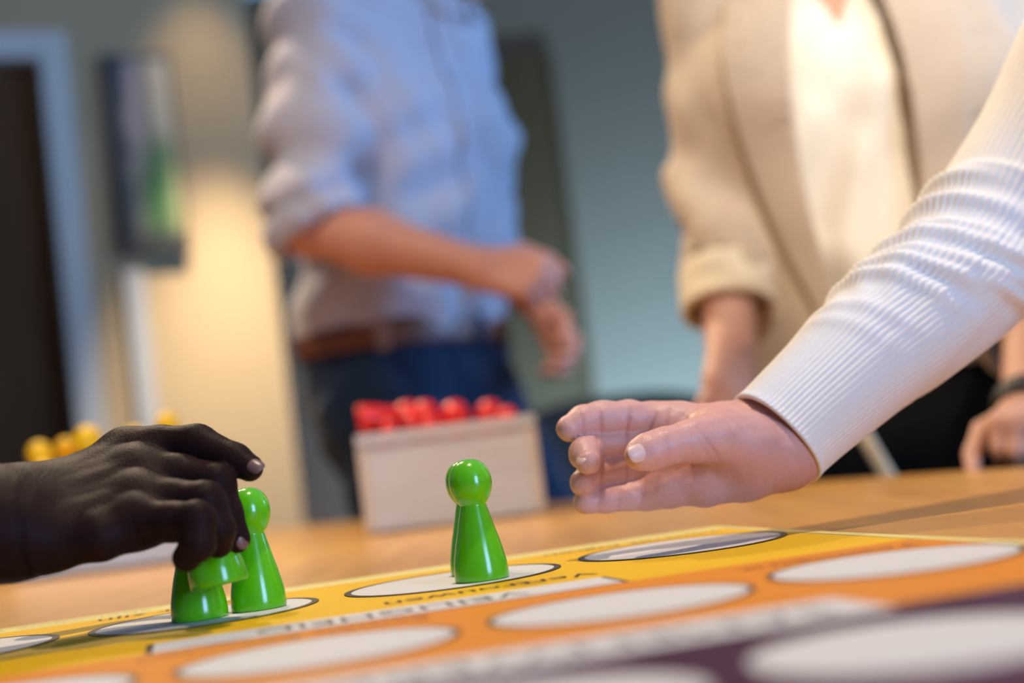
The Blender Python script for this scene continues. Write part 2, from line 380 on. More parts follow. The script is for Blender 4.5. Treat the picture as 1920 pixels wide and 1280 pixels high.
# framed picture on the left wall
def painting():
    x0, _ = on_left(183, 300); x1, _ = on_left(322, 300); z0 = on_left(285, 478)[1]; z1 = on_left(255, 108)[1]
    x0, x1 = on_left(204, 290)[0], on_left(334, 290)[0]
    pc = wall_frame('picture'); pc.location += Vector((LWN[0] * .012, LWN[1] * .012, 0))
    tag(pc, 'tall narrow picture of a pale waterfall and green plants on the beige wall', 'picture')
    m, nt, b = mat_new('picture_print'); N, L = nt.nodes, nt.links
    tc = N.new('ShaderNodeTexCoord'); sp = N.new('ShaderNodeSeparateXYZ'); L.new(tc.outputs['Generated'], sp.inputs[0])
    nz = N.new('ShaderNodeTexNoise'); nz.inputs['Scale'].default_value = 9; nz.inputs['Detail'].default_value = 6; L.new(tc.outputs['Object'], nz.inputs['Vector'])
    def ramp(src, stops):
        r = N.new('ShaderNodeValToRGB'); e = r.color_ramp.elements
        while len(e) < len(stops): e.new(0.5)
        for k, (p_, c) in enumerate(stops): e[k].position = p_; e[k].color = (*c, 1)
        L.new(src, r.inputs['Fac']); return r.outputs['Color']
    def math_(op, a, bv):
        n = N.new('ShaderNodeMath'); n.operation = op; L.new(a, n.inputs[0])
        if isinstance(bv, float): n.inputs[1].default_value = bv
        else: L.new(bv, n.inputs[1])
        return n.outputs[0]
    w = math_('MULTIPLY', math_('SUBTRACT', nz.outputs['Fac'], 0.5), 0.35)
    xx = math_('ADD', sp.outputs['X'], w); zz = math_('ADD', sp.outputs['Z'], w)
    top = ramp(xx, [(0.0, (.05, .045, .04)), (.22, (.06, .05, .045)), (.34, (.40, .29, .26)), (.48, (.36, .27, .24)), (.58, (.16, .13, .09)), (.74, (.50, .40, .26))])
    low = ramp(xx, [(0.0, (.03, .028, .022)), (.25, (.05, .045, .035)), (.36, (.24, .21, .16)), (.52, (.07, .14, .03)), (.72, (.07, .19, .05)), (.95, (.40, .38, .16))])
    mk = ramp(zz, [(.40, (1, 1, 1)), (.62, (0, 0, 0))]); dk = ramp(zz, [(.06, (1, 1, 1)), (.22, (0, 0, 0))])
    a = N.new('ShaderNodeMix'); a.data_type = 'RGBA'; L.new(mk, a.inputs['Factor']); L.new(top, a.inputs['A']); L.new(low, a.inputs['B'])
    c = N.new('ShaderNodeMix'); c.data_type = 'RGBA'; L.new(dk, c.inputs['Factor']); L.new(a.outputs['Result'], c.inputs['A']); c.inputs['B'].default_value = (.018, .018, .014, 1)
    L.new(c.outputs['Result'], b.inputs['Base Color']); b.inputs['Roughness'].default_value = .6
    box_obj('canvas', m, pc, x0 + .008, x1 - .008, -0.010, 0.0, z0 + .008, z1 - .008)
    for q in ((x0, x0 + .008, z0, z1), (x1 - .008, x1, z0, z1), (x0 + .008, x1 - .008, z0, z0 + .008), (x0 + .008, x1 - .008, z1 - .008, z1)):
        box_obj('frame', M['black_plastic'], pc, q[0], q[1], -0.013, 0.0, q[2], q[3])
painting()

# ------------------------------------------------------------------ the table
def table():
    t = empty('conference_table', (-.3, .8, 0))
    tag(t, 'long light oak table top under the game mat', 'table')
    ox, oy = -.3, .8
    edge = [(-.62, 2.66), (-.45, 2.42), (-.255, 2.195), (-.06, 2.02), (.08, 1.86), (.20, 1.69), (.31, 1.52), (.40, 1.36), (.465, 1.21), (.515, 1.04), (.55, .85), (.57, .6), (.57, .3)]
    out = edge + [(.55, -.3), (.45, -.75), (-.45, -.75), (-.70, -.45), (-.80, .2), (-.86, 1.0), (-.94, 1.8), (-1.02, 2.4), (-.98, 2.68), (-.82, 2.76)]
    out = [(x - ox, y - oy) for x, y in out]
    prism_xy('tabletop', out, TZ - .032, TZ, M['oak'], t, 0.004)
    for (x, y) in ((-.75, 2.1), (-.1, 1.45), (-.55, -.3), (.3, -.3)):
        box_obj('leg', M['steel'], t, x - ox - .03, x - ox + .03, y - oy - .03, y - oy + .03, 0, TZ - .032, .004)
    box_obj('apron', M['edge'], t, -.52 - ox, .27 - ox, -.32 - oy, -.28 - oy, TZ - .1, TZ - .032)
table()

# ------------------------------------------------------------------ the game mat (its own frame: u along the rows, v away from the lens, unit HB)
HB = 0.0622; YAW = 0.2327
def mat_pt(u, v): return Vector((HB * (math.cos(YAW) * u - math.sin(YAW) * v), HB * (math.sin(YAW) * u + math.cos(YAW) * v), 0))
MAT_T = 0.0015
gm = empty('game_mat', (0, 0, TZ), YAW)
tag(gm, 'large printed game mat with yellow, orange and purple rows of white circles', 'game mat')
INK = dict(pale=plain('pale_yellow_print', (0.70, 0.62, 0.24), .5, .12), yellow=plain('yellow_print', (0.74, 0.44, 0.008), .5, .12),
           orange=plain('orange_print', (0.66, 0.23, 0.014), .5, .12), purple=plain('purple_print', (0.042, 0.004, 0.032), .5, .12),
           white=plain('white_print', (0.62, 0.615, 0.62), .5, .12), dark=plain('dark_ink', (0.035, 0.022, 0.018), .4, .4),
           text=plain('brown_ink', (0.10, 0.035, 0.012), .4, .4), lilac=plain('lilac_ink', (0.24, 0.10, 0.22), .4, .4),
           otext=plain('burnt_orange_ink', (0.36, 0.11, 0.03), .4, .4), grey=plain('grey_ink', (0.10, 0.08, 0.09), .4, .4), ptext=plain('faint_yellow_ink', (0.42, 0.36, 0.13), .4, .4))
def quad(name, u0, u1, v0, v1, lev, ink, thick=0.0):
    z1 = MAT_T + lev * 0.00012; z0 = z1 - 0.0001 if thick == 0 else z1 - thick
    return box_obj(name, INK[ink], gm, HB * u0, HB * u1, HB * v0, HB * v1, z0, z1)
def disc(name, u, v, r, rb, lev, ink, n=96):
    z = MAT_T + lev * 0.00012; bm = bmesh.new()
    vs = [bm.verts.new((HB * (u + r * math.cos(2 * PI * k / n)), HB * (v + rb * math.sin(2 * PI * k / n)), z)) for k in range(n)]
    bm.faces.new(vs); return from_bm(name, bm, INK[ink], gm)
def ring(name, u, v, r, rb, w, lev, ink, n=96):
    z = MAT_T + lev * 0.00012; bm = bmesh.new(); a, b = [], []
    for k in range(n):
        c, s = math.cos(2 * PI * k / n), math.sin(2 * PI * k / n)
        a.append(bm.verts.new((HB * (u + r * c), HB * (v + rb * s), z))); b.append(bm.verts.new((HB * (u + (r - w) * c), HB * (v + (rb - w) * s), z)))
    for k in range(n): bm.faces.new((a[k], a[(k + 1) % n], b[(k + 1) % n], b[k]))
    return from_bm(name, bm, INK[ink], gm)
def lettering(txt, u, v, size, lev, ink, width=None, align='CENTER', bold=0.0):
    cu = bpy.data.curves.new('lettering', 'FONT'); cu.body = txt; cu.size = 1.0; cu.align_x = align; cu.align_y = 'CENTER'; cu.resolution_u = 4; cu.offset = bold
    o = bpy.data.objects.new('lettering', cu); COL.objects.link(o)
    dg = bpy.context.evaluated_depsgraph_get(); me = bpy.data.meshes.new_from_object(o.evaluated_get(dg)); bpy.data.objects.remove(o)
    xs = [q.co.x for q in me.vertices]; w0 = (max(xs) - min(xs)) or 1
    sx = HB * width / w0 if width else HB * size
    me.transform(Matrix.Diagonal((sx, HB * size, 1, 1))); me.materials.clear(); me.name = 'lettering'
    m = link_mesh('lettering', me, INK[ink], gm); m.location = (HB * u, HB * v, MAT_T + lev * 0.00012); m.rotation_euler = (0, 0, PI); return m
UL, UR = -6.2, 5.55
quad('mat_sheet', UL, UR, -7.0, 14.86, 0, 'pale', MAT_T)
quad('mat_border', UL + .19, 5.41, -6.4, 14.24, 1, 'dark'); quad('yellow_field', UL + .21, 5.38, -6.3, 14.22, 2, 'yellow')
quad('orange_field', UL + .21, 5.38, -6.3, 10.19, 3, 'orange'); quad('purple_field', UL + .21, 5.38, -6.3, 6.86, 4, 'purple')
quad('banner_edge', -.42, 3.07, 10.17, 10.83, 4, 'dark'); quad('banner', -.37, 3.02, 10.19, 10.82, 5, 'white')
quad('banner', -3.2, 3.42, 6.72, 7.50, 5, 'white')
for i in range(-2, 2):
    u = 2.191 + (i) * 2.179
    disc('white_circle', u, 12.69, .93, .93, 5, 'white'); ring('circle_outline', u, 12.69, .975, .975, .062, 6, 'dark')
for j in range(-3, 2):
    u = 2.5645 + j * 1.9163
    disc('white_circle', u, 8.767, .83, .74, 5, 'white'); ring('circle_outline', u, 8.767, .865, .765, .04, 6, 'dark')
for k in range(-4, 2):
    u = 2.96 + k * 1.77
    if u > 5: continue
    disc('white_circle', u, 5.64, .76, .68, 5, 'white')
lettering('Vertrouwen', 2.24, 11.29, .36, 6, 'text', 1.72)
lettering('VEILIGHEID', 1.34, 10.5, .42, 6, 'dark', 2.0)
lettering('helder zijn', -.26, 14.0, .30, 6, 'text', 1.40)
lettering('samen werken', -2.6, 11.29, .36, 6, 'text', 1.72)
lettering('vooruit kijken', 4.32, 14.02, .26, 6, 'text', 1.9)
lettering('Teamspirit', 4.49, 9.75, .27, 6, 'otext', 1.42)
lettering('Samen besluiten', .52, 9.84, .32, 6, 'otext', 1.95)
lettering('SAMENWERKING', 1.45, 7.1, .50, 6, 'grey', 3.5)
lettering('Duidelijk', 1.42, 6.55, .26, 6, 'lilac', 1.0)
lettering('Doelgericht', 4.4, 6.56, .28, 6, 'lilac', 1.25)
lettering('Plezier', 3.05, 4.78, .34, 6, 'lilac', 1.3)
lettering('spelregels voor het team', -2.1, 14.56, .16, 1, 'ptext', 3.2)

# ------------------------------------------------------------------ pawns
PROF = [(0, 0), (13.9, 0), (14.5, .35), (14.75, 1.2), (14.75, 4), (14.55, 7), (14.2, 10), (13.3, 14.5), (12.0, 20.5), (10.5, 26), (8.9, 32.5), (7.7, 37.5), (7.05, 39.8), (6.95, 40.3), (7.15, 40.6),
        (8.3, 42.0), (9.6, 44.0), (10.7, 46.6), (11.45, 49.6), (11.65, 52.4), (11.35, 55.4), (10.5, 58.2), (9.1, 60.7), (7.2, 62.7), (5.0, 64.0), (2.6, 64.75), (0, 65)]
PAWN = lathe_mesh('pawn', [(r / 1000, h / 1000) for r, h in PROF], 56)
def pawn_mesh(mat):
    me = PAWN.copy(); me.materials.append(M[mat]); return me
GREEN, RED, YEL = pawn_mesh('green'), pawn_mesh('red'), pawn_mesh('yellow')
def pawn(name, me, loc, label, group, up=None, spin=0.0):
    o = link_mesh(name, me); o.location = loc
    if up is not None: o.rotation_euler = V(up).to_track_quat('Z', 'Y').to_euler()
    return tag(o, label, 'pawn', group)
GG = 'green wooden pawns on the mat'
zm = TZ + MAT_T + 0.0007
def on_mat(px, py):
    d = ray(px, py); q = d * ((zm - CZ) / d[2]); return np.array([q[0], q[1], zm])
def stand(px, py, label):      # px, py: where the front of its base meets the mat
    q = on_mat(px, py); r = .0147; d = np.array([q[0], q[1]]); d /= np.linalg.norm(d)
    return pawn('pawn', GREEN, (q[0] + d[0] * r, q[1] + d[1] * r, zm), label, GG)
stand(905, 1090.5, 'green pawn standing on the right white circle, the front one of two')
q = on_mat(905, 1090.5)
pawn('pawn', GREEN, (-.0368, .823, zm), 'green pawn almost hidden right behind another green pawn', GG)
stand(376, 1164, 'green pawn whose head is hidden by the dark hand, standing lower left')
stand(487, 1145, 'green pawn standing beside the dark hand with its round head in view')
HB0 = P(413, 1098, .727); HB1 = P(366, 905, .729)
pawn('pawn', GREEN, HB0, 'green pawn lifted and tilted, held in the fingers of the dark hand', GG, HB1 - HB0)

# ------------------------------------------------------------------ the two crates of pawns
def crate(px0, py0, px1, py1, w, hgt, rot, label):
    a = ray(px0, py0); a = a * ((TZ - CZ) / a[2]); b = ray(px1, py1); b = b * ((TZ - CZ) / b[2])
    mid = (a + b) / 2; dep = .17; t = .011
    c = empty('crate', (mid[0], mid[1], TZ), rot); tag(c, label, 'crate', 'pale wooden crates of pawns')
    hw = w / 2; g = .003
    box_obj('front_panel', M['crate'], c, -hw + t * .9, hw - t * .9, 0, t, g, hgt - .014, .001)
    box_obj('back_panel', M['crate'], c, -hw + t, hw - t, dep - t, dep, g, hgt - .014, .001)
    for s in (-1, 1):
        x0, x1 = sorted((s * hw, s * (hw - t)))
        box_obj('side_panel', M['crate_edge'], c, x0, x1, -.0015, dep + .0015, g, hgt - .014, .001)
        box_obj('rim', M['crate'], c, x0, x1, -.003, dep + .003, hgt - .012, hgt, .0012)
    box_obj('rim', M['crate'], c, -hw + t, hw - t, -.003, t, hgt - .012, hgt, .0012); box_obj('rim', M['crate'], c, -hw + t, hw - t, dep - t, dep + .003, hgt - .012, hgt, .0012)
    box_obj('bottom_board', M['crate'], c, -hw + t, hw - t, t, dep - t, g, g + .006)
    for sx in (-1, 1):
        box_obj('foot', M['black_plastic'], c, sx * (hw - .03) - .012, sx * (hw - .03) + .012, .01, dep - .01, 0, g)
    return c, hw, dep, hgt
def heap(c, hw, dep, hgt, me, word, group):
    """the buried layer of lying pawns that carries the ones on top"""
    mw = Matrix.Translation(c.location) @ Matrix.Rotation(c.rotation_euler[2], 4, 'Z')
    def put(x, y, z, up, label):
        o = link_mesh('pawn', me); q = Vector(up).to_track_quat('Z', 'Y')
        o.matrix_world = mw @ Matrix.Translation((x, y, z)) @ q.to_matrix().to_4x4()
        tag(o, label, 'pawn', group)
    n = int((2 * hw - .03) / .031)
    for lay in range(1):
        for r in range(2):
            for k in range(n):
                x = -hw + .0275 + k * (2 * hw - .055) / (n - 1); d = 1 if (k + lay + r) % 2 else -1
                yc = .0125 + (dep - .025) * (.25 + .5 * r)
                put(x, yc - d * .0325, .0255 + lay * .031, (0, d, 0), '%s pawn lying buried in the middle of the crate heap' % word)
c1 = crate(692, 1003, 1026, 963, .203, .112, math.radians(3), 'pale wooden crate heaped with red pawns behind the green pawns')
heap(*c1, RED, 'red', 'red pawns in the crate')
def atop(me, px, py, Y, up, label, group, k=1.18, at=.0524):
    """a pawn whose head (or, for at = 0, base) is centred on that line of sight at depth Y"""
    u = np.array(up, float); u /= np.linalg.norm(u); o = link_mesh('pawn', me); q = V(u).to_track_quat('Z', 'Y')
    c = P(px, py, Y + CR[group].location.y - (1.588 if group == RG else 1.50)) - u * at * k; o.matrix_world = Matrix.Translation(V(c)) @ q.to_matrix().to_4x4() @ Matrix.Scale(k, 4); tag(o, label, 'pawn', group)
RG, YG = 'red pawns in the crate', 'yellow pawns in the crate'
CR = {RG: c1[0]}
atop(RED, 672, 787, 1.685, (1, .10, .03), 'red pawn lying on its side at the left end of the crate heap', RG, 1.12, 0)
atop(RED, 797, 778, 1.672, (.25, .05, 1), 'red pawn with a shiny round head beside the lying red pawn', RG, 1.35)
atop(RED, 773, 793, 1.622, (-.1, -.35, 1), 'red pawn with a small head low in front, right of the lying one', RG, 1.0)
atop(RED, 853, 782, 1.640, (-.05, .05, 1), 'red pawn whose broad round head rises in the middle of the heap', RG, 1.5)
atop(RED, 918, 778, 1.692, (.12, .10, 1), 'red pawn whose deep red head rises right of the middle', RG, 1.4)
atop(RED, 952, 783, 1.615, (.10, .02, 1), 'red pawn with a lower head at the right end of the heap', RG, 1.0)
atop(RED, 730, 807, 1.620, (.3, -.25, 1), 'red pawn peeping just over the front rim at the left', RG, .9)
atop(RED, 808, 799, 1.620, (-.2, -.2, 1), 'red pawn peeping just over the front rim below the shiny head', RG, .9)
c2 = crate(42, 1090, 372, 1049, .203, .112, math.radians(6), 'pale wooden crate of yellow pawns half hidden behind the dark hand')
heap(*c2, YEL, 'yellow', 'yellow pawns in the crate'); CR[YG] = c2[0]
atop(YEL, 75, 851, 1.590, (-.40, .1, 1), 'yellow pawn whose head is the leftmost round one above the dark wrist', YG, 1.2)
atop(YEL, 124, 842, 1.640, (0, .1, 1), 'yellow pawn half hidden between two yellow heads', YG, 1.1)
atop(YEL, 165, 826, 1.570, (.02, .05, 1), 'yellow pawn with the largest round head above the dark hand', YG, 1.4)
atop(YEL, 80, 886, 1.570, (-1, -.02, .10), 'yellow pawn lying on its side at the far left of its crate', YG, 1.1)
atop(YEL, 252, 822, 1.590, (.1, .05, 1), 'yellow pawn just peeping over the back of the dark hand', YG, 1.1)
atop(YEL, 313, 797, 1.600, (.03, .05, 1), 'yellow pawn whose head stands alone above the index finger', YG, 1.2)

# ------------------------------------------------------------------ the two hands at the board
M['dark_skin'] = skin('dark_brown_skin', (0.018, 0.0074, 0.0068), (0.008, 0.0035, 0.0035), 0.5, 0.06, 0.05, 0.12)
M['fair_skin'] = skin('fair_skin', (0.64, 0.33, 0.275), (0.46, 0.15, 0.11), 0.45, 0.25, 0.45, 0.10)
M['nail_dark'] = plain('nail_on_dark_skin', (0.15, 0.075, 0.065), 0.35, 0.5)
M['nail_fair'] = plain('nail_on_fair_skin', (0.70, 0.44, 0.38), 0.38, 0.5)
def mm(x): return x / 1000.0
def finger(*js):
    """joints as (px, py, Y, radius in mm)"""
    return [P(*j[:3]) for j in js], [mm(j[3]) for j in js]
def hand_mesh(name, fingers, palm, mat, parent, res, k_palm=.009, k_f=.0012, extra=None, creases=(), kk=.014):
    """palm: list of chains blended softly; fingers: chains that stay separate from one another"""
    def f(p):
        d = None
        for pts, rad in palm:
            e = chain(p, pts, rad, .004); d = e if d is None else smin(d, e, kk)
        fd = None
        for pts, rad in fingers:
            e = chain(p, pts, rad, .0035); fd = e if fd is None else smin(fd, e, k_f)
        d = smin(d, fd, k_palm)
        for c, dr, w, a, R in creases:
            q = p - c; t = q @ dr; r2 = np.einsum('ij,ij->i', q, q); w_ = np.flatnonzero((r2 < 9 * R * R) & (np.abs(t) < 3 * w))
            if len(w_): t = t[w_]; d[w_] += a * np.exp(-(t / w) ** 2 - (r2[w_] - t * t) / (R * R))
        if extra is not None: d = extra(p, d)
        return d
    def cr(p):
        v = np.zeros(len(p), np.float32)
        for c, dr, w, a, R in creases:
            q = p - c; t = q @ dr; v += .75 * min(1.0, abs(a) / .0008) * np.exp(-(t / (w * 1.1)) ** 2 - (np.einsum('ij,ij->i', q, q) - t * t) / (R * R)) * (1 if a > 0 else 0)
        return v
    allp = np.concatenate([np.array(x[0]) for x in fingers + palm])
    rm = max(max(x[1]) for x in fingers + palm) + .008
    lo, hi = bbox(allp, rm)
    return sdf_mesh(name, f, lo, hi, res, mat, parent, cr)
def crs(px, py, Y, dx, dy, dY=0.0, w=.9, a=.8, R=9):
    """a crease through that point, square to the screen direction (dx, dy)"""
    c = P(px, py, Y).astype(np.float32); e = P(px + dx, py + dy, Y + dY) - P(px, py, Y); e = (e / np.linalg.norm(e)).astype(np.float32)
    return (c, e, mm(w), mm(a), mm(R))
def nail(name, c, along, out, L, Wd, T, mat, parent):
    """a slightly domed fingernail: c its middle, along the finger, out of the skin"""
    a = along / np.linalg.norm(along); o = out - a * (out @ a); o /= np.linalg.norm(o); s = np.cross(a, o)
    bm = bmesh.new(); bmesh.ops.create_uvsphere(bm, u_segments=20, v_segments=12, radius=1.0)
    for v in bm.verts:
        x, y, z = v.co
        x2 = math.copysign(abs(x) ** .75, x); y2 = math.copysign(abs(y) ** .8, y)
        q = c + a * (x2 * L) + s * (y2 * Wd) + o * (z * T - (y2 * y2) * Wd * .32 - .05 * x2 * x2 * L)
        v.co = V(q)
    return from_bm(name, bm, mat, parent, True)

def dark_hand():
    root = empty('person', V(P(-420, 1010, .70)))
    tag(root, 'person at the left edge whose dark hand holds a green pawn', 'person')
    par = Matrix.Translation(-root.location)
    z = -.022
    idx = finger((236, 850, .778 + z, 13), (300, 838, .774 + z, 11.2), (370, 832, .766 + z, 10.0), (440, 862, .756 + z, 8.3), (468, 877, .752 + z, 7.0))
    mid = finger((262, 888, .757 + z, 13), (335, 893, .752 + z, 11.2), (404, 905, .745 + z, 10.0), (422, 962, .744 + z, 8.6), (443, 1010, .746 + z, 7.2))
    rng = finger((264, 938, .737 + z, 12), (330, 940, .730 + z, 10.6), (385, 940, .722 + z, 9.8), (408, 992, .722 + z, 8.4), (409, 1018, .725 + z, 7.4))
    lit = finger((262, 982, .719 + z, 11), (325, 978, .710 + z, 9.4), (370, 974, .703 + z, 8.8), (372, 1018, .700 + z, 7.8), (350, 1045, .705 + z, 6.9))
    thm = finger((110, 985, .775, 16), (240, 960, .800, 12), (330, 965, .795, 10), (384, 985, .775, 8.5))
    wr = P(20, 958, .735 + z); ul = P(15, 1003, .712 + z)
    palm = [([wr, P(120, 910, .757 + z), P(236, 850, .778 + z)], [mm(13.5), mm(11), mm(11.5)]), ([wr, P(130, 935, .745 + z), P(262, 888, .757 + z)], [mm(13.5), mm(11.5), mm(11.5)]),
            ([ul, P(130, 975, .728 + z), P(264, 938, .737 + z)], [mm(12), mm(11.5), mm(11)]), ([ul, P(110, 1022, .712 + z), P(190, 1010, .710 + z), P(262, 982, .719 + z)], [mm(12), mm(9), mm(10), mm(10)]),
            ([P(-420, 1010, .70 + z), P(-160, 975, .71 + z), P(-40, 968, .722 + z), wr], [mm(28), mm(24), mm(18), mm(13.5)]), ([P(-420, 1022, .695 + z), P(-160, 1000, .70 + z), ul], [mm(27), mm(22), mm(12)])]
    C = [crs(370, 803, .757 + z, 1, .15, w=1.0, a=.5, R=9), crs(362, 806, .757 + z, 1, .1, w=.8, a=.4, R=9), crs(379, 806, .757 + z, 1, .25, w=.8, a=.4, R=9), crs(440, 838, .748 + z, 1, .5, w=.8, a=.35, R=8), crs(434, 835, .748 + z, 1, .45, w=.8, a=.3, R=8),
         crs(404, 876, .740 + z, 1, .4, w=.9, a=.35, R=9), crs(396, 873, .740 + z, 1, .3, w=.8, a=.3, R=9), crs(384, 912, .716 + z, 1, .3, w=.9, a=.3, R=8),
         crs(262, 1010, .706 + z, 1, -.4, w=1.2, a=.6, R=10), crs(45, 1000, .70 + z, 1, -.15, w=1.6, a=.5, R=24), crs(53, 1010, .70 + z, 1, -.1, w=1.2, a=.4, R=24)]
    # tendons over the back of the hand
    ten = [([P(120, 900, .744 + z), P(236, 842, .768 + z)], .0045), ([P(130, 928, .730 + z), P(262, 882, .748 + z)], .0045), ([P(130, 968, .714 + z), P(264, 933, .730 + z)], .004)]
    def ex(p, d):
        for pts, r in ten: d = smin(d, seg(p, pts[0], pts[1], r, r), .006)
        return d
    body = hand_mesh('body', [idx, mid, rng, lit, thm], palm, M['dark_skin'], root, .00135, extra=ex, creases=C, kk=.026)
    body.data.transform(par)
    n1 = nail('fingernail', P(478, 871, .7455 + z), P(488, 884, .75 + z) - P(456, 866, .754 + z), P(486, 858, .737 + z) - P(468, 877, .752 + z), mm(5.0), mm(4.2), mm(1.0), M['nail_dark'], root)
    n2 = nail('fingernail', P(455.5, 1011, .7415 + z), P(447, 1022, .746 + z) - P(438, 992, .745 + z), P(478, 998, .736 + z) - P(443, 1010, .746 + z), mm(5.0), mm(4.0), mm(1.0), M['nail_dark'], root)
    for n_ in (n1, n2): n_.data.transform(par); n_['label'] = 'pale pinkish fingernail'
    L_ = np.array(root.location); S0 = np.array([-.80, .52, 1.17]); E0 = P(-420, 1010, .68)
    sl = tube_mesh('sleeve', [S0 - L_, S0 * .5 + E0 * .5 - L_, E0 + np.array([-.012, 0, .02]) - L_, E0 * .9 + P(-200, 990, .685) * .1 - L_, P(-290, 998, .685) - L_, P(-200, 990, .685) - L_], [.060, .056, .052, .050, .046, .044], 40, False)
    o = link_mesh('sleeve', sl, M['navy'], root); so = o.modifiers.new('thick', 'SOLIDIFY'); so.thickness = .004
M['navy'] = plain('navy_cloth', (0.02, 0.025, 0.05), .85, .2, bump=.2)
dark_hand()

def fair_hand():
    root = empty('person', V(P(2000, 250, .95)))
    tag(root, 'person at the right edge reaching in with one fair hand and a white ribbed sleeve', 'person')
    par = Matrix.Translation(-root.location)
    idx = finger((1268, 795, .850, 12), (1225, 788, .850, 10.8), (1180, 783, .846, 10.0), (1128, 783, .840, 9.6), (1095, 790, .836, 9.2), (1068, 803, .832, 7.8))
    mid = finger((1262, 828, .846, 11.5), (1218, 831, .848, 10.2), (1172, 832, .846, 9.6), (1106, 836, .838, 9.3), (1096, 850, .822, 8.6), (1103, 866, .812, 7.2))
    rng = finger((1254, 872, .842, 11), (1208, 878, .846, 9.6), (1160, 880, .842, 8.9), (1112, 886, .834, 8.4), (1093, 905, .826, 7.6))
    lit = finger((1248, 914, .838, 10.5), (1212, 926, .840, 9.2), (1180, 930, .838, 8.3), (1136, 935, .834, 7.8), (1096, 942, .830, 6.8))
    thm = finger((1390, 826, .826, 17), (1330, 822, .808, 13.6), (1300, 826, .802, 12.0), (1246, 837, .794, 10.2), (1215, 847, .790, 10.0), (1199, 853, .788, 8.4))
    w1, w2 = P(1452, 793, .853), P(1476, 856, .845)
    palm = [([w1, P(1360, 800, .852), P(1268, 795, .850)], [mm(14), mm(13), mm(12)]), ([w1, P(1360, 820, .848), P(1262, 828, .846)], [mm(15), mm(14), mm(11.5)]),
            ([w2, P(1360, 860, .842), P(1254, 872, .842)], [mm(15), mm(14), mm(11)]), ([w2, P(1400, 890, .838), P(1320, 905, .836), P(1248, 914, .838)], [mm(14.5), mm(15), mm(13.5), mm(10.5)]),
            ([P(1345, 808, .825), P(1400, 840, .824), P(1452, 840, .836)], [mm(15), mm(16), mm(15)]),
            ([w1, P(1560, 690, .872), P(1700, 600, .885), P(1894, 429, .93), P(2150, 60, .97)], [mm(14.5), mm(21), mm(28), mm(33), mm(38)]), ([w2, P(1600, 730, .866), P(1720, 620, .885)], [mm(14.5), mm(21), mm(27)])]
    K = [crs(1127, 790, .831, 1, -.05, a=.75), crs(1092, 788, .827, 1, -.2, a=.45, w=.8, R=9), crs(1178, 790, .836, 1, .15, a=.8), crs(1222, 795, .840, 1, .4, a=.7, R=9), crs(1250, 788, .838, 1, .25, a=.6, R=9),
         crs(1117, 845, .829, 1, .05, a=.9), crs(1175, 836, .836, 1, .05, a=.6), crs(1130, 885, .826, 1, .1, a=.8, R=9), crs(1176, 886, .833, 1, .15, a=.5), crs(1232, 905, .830, 1, .2, a=.3, w=1.2),
         crs(1162, 938, .830, 1, .15, a=.4, R=8), crs(1204, 934, .832, 1, .2, a=.35, R=9), crs(1124, 940, .827, 1, .1, a=.3, R=8),
         crs(1250, 828, .784, 1, -.2, a=.3, w=.8, R=8), crs(1335, 838, .795, .9, -.7, a=.45, w=1.0, R=13), crs(1325, 848, .797, .9, -.7, a=.3, w=.9, R=10)]
    def ex(p, d):
        return d + .00022 * wob(p, 260)
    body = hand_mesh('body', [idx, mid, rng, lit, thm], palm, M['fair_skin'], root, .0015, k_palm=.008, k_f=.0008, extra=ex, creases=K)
    body.data.transform(par)
    ns = [nail('fingernail', P(1197, 848, .7788), P(1199, 853, .788) - P(1246, 837, .794), P(1195, 845, .770) - P(1199, 852, .788), mm(6.2), mm(5.2), mm(1.0), M['nail_fair'], root),
          nail('fingernail', P(1088.5, 858, .8085), P(1103, 872, .811) - P(1096, 846, .822), P(1074, 862, .790) - P(1100, 860, .815), mm(4.8), mm(3.8), mm(.8), M['nail_fair'], root)]
    for n_ in ns: n_.data.transform(par); n_['label'] = 'pale glossy fingernail'
    # ribbed sleeve: a tube with real ribs and folds
    ctr = [(1455, 822, .850, 33.0), (1490, 787, .854, 33.5), (1560, 725, .864, 36.0), (1646, 650, .876, 40.0), (1730, 583, .890, 43.5), (1800, 524, .905, 46.5), (1870, 452, .920, 51.0), (1925, 375, .932, 53.5), (1985, 270, .945, 55), (2080, 90, .965, 58), (2200, -140, .985, 66)]
    cp = np.array([P(a, b, c) for a, b, c, r in ctr]); cr = np.array([mm(r) for *_, r in ctr])
    t = np.concatenate([[0], np.cumsum(np.linalg.norm(np.diff(cp, axis=0), axis=1))]); Lh = t[-1]
    NV, NU, RIB = 330, 560, 70
    tt = np.linspace(0, 1, NV) ** 1.0 * Lh
    def sm(x): 
        y = np.interp(tt, t, x)
        kk = np.ones(31) / 31; return np.convolve(np.pad(y, 15, mode='reflect', reflect_type='odd'), kk, 'valid')
    c = np.stack([sm(cp[:, i]) for i in range(3)], 1); rr = sm(cr)
    tg = np.gradient(c, axis=0); tg /= np.linalg.norm(tg, axis=1)[:, None]
    vw = c - np.array([0, 0, CZ]); vw /= np.linalg.norm(vw, axis=1)[:, None]
    e1 = -(vw - tg * np.einsum('ij,ij->i', vw, tg)[:, None]); e1 /= np.linalg.norm(e1, axis=1)[:, None]   # towards the lens
    e2 = np.cross(tg, e1)                                                                                # across the sleeve
    if (e2[0] @ AX_U) > 0: e2 = -e2                                                                      # positive = lower edge
    u = np.linspace(0, 2 * PI, NU, endpoint=False); U, T = np.meshgrid(u, tt); R0 = rr[:, None] + 0 * U
    side = np.sin(U)                      # +1 lower edge, -1 upper edge ; cos>0 faces the lens
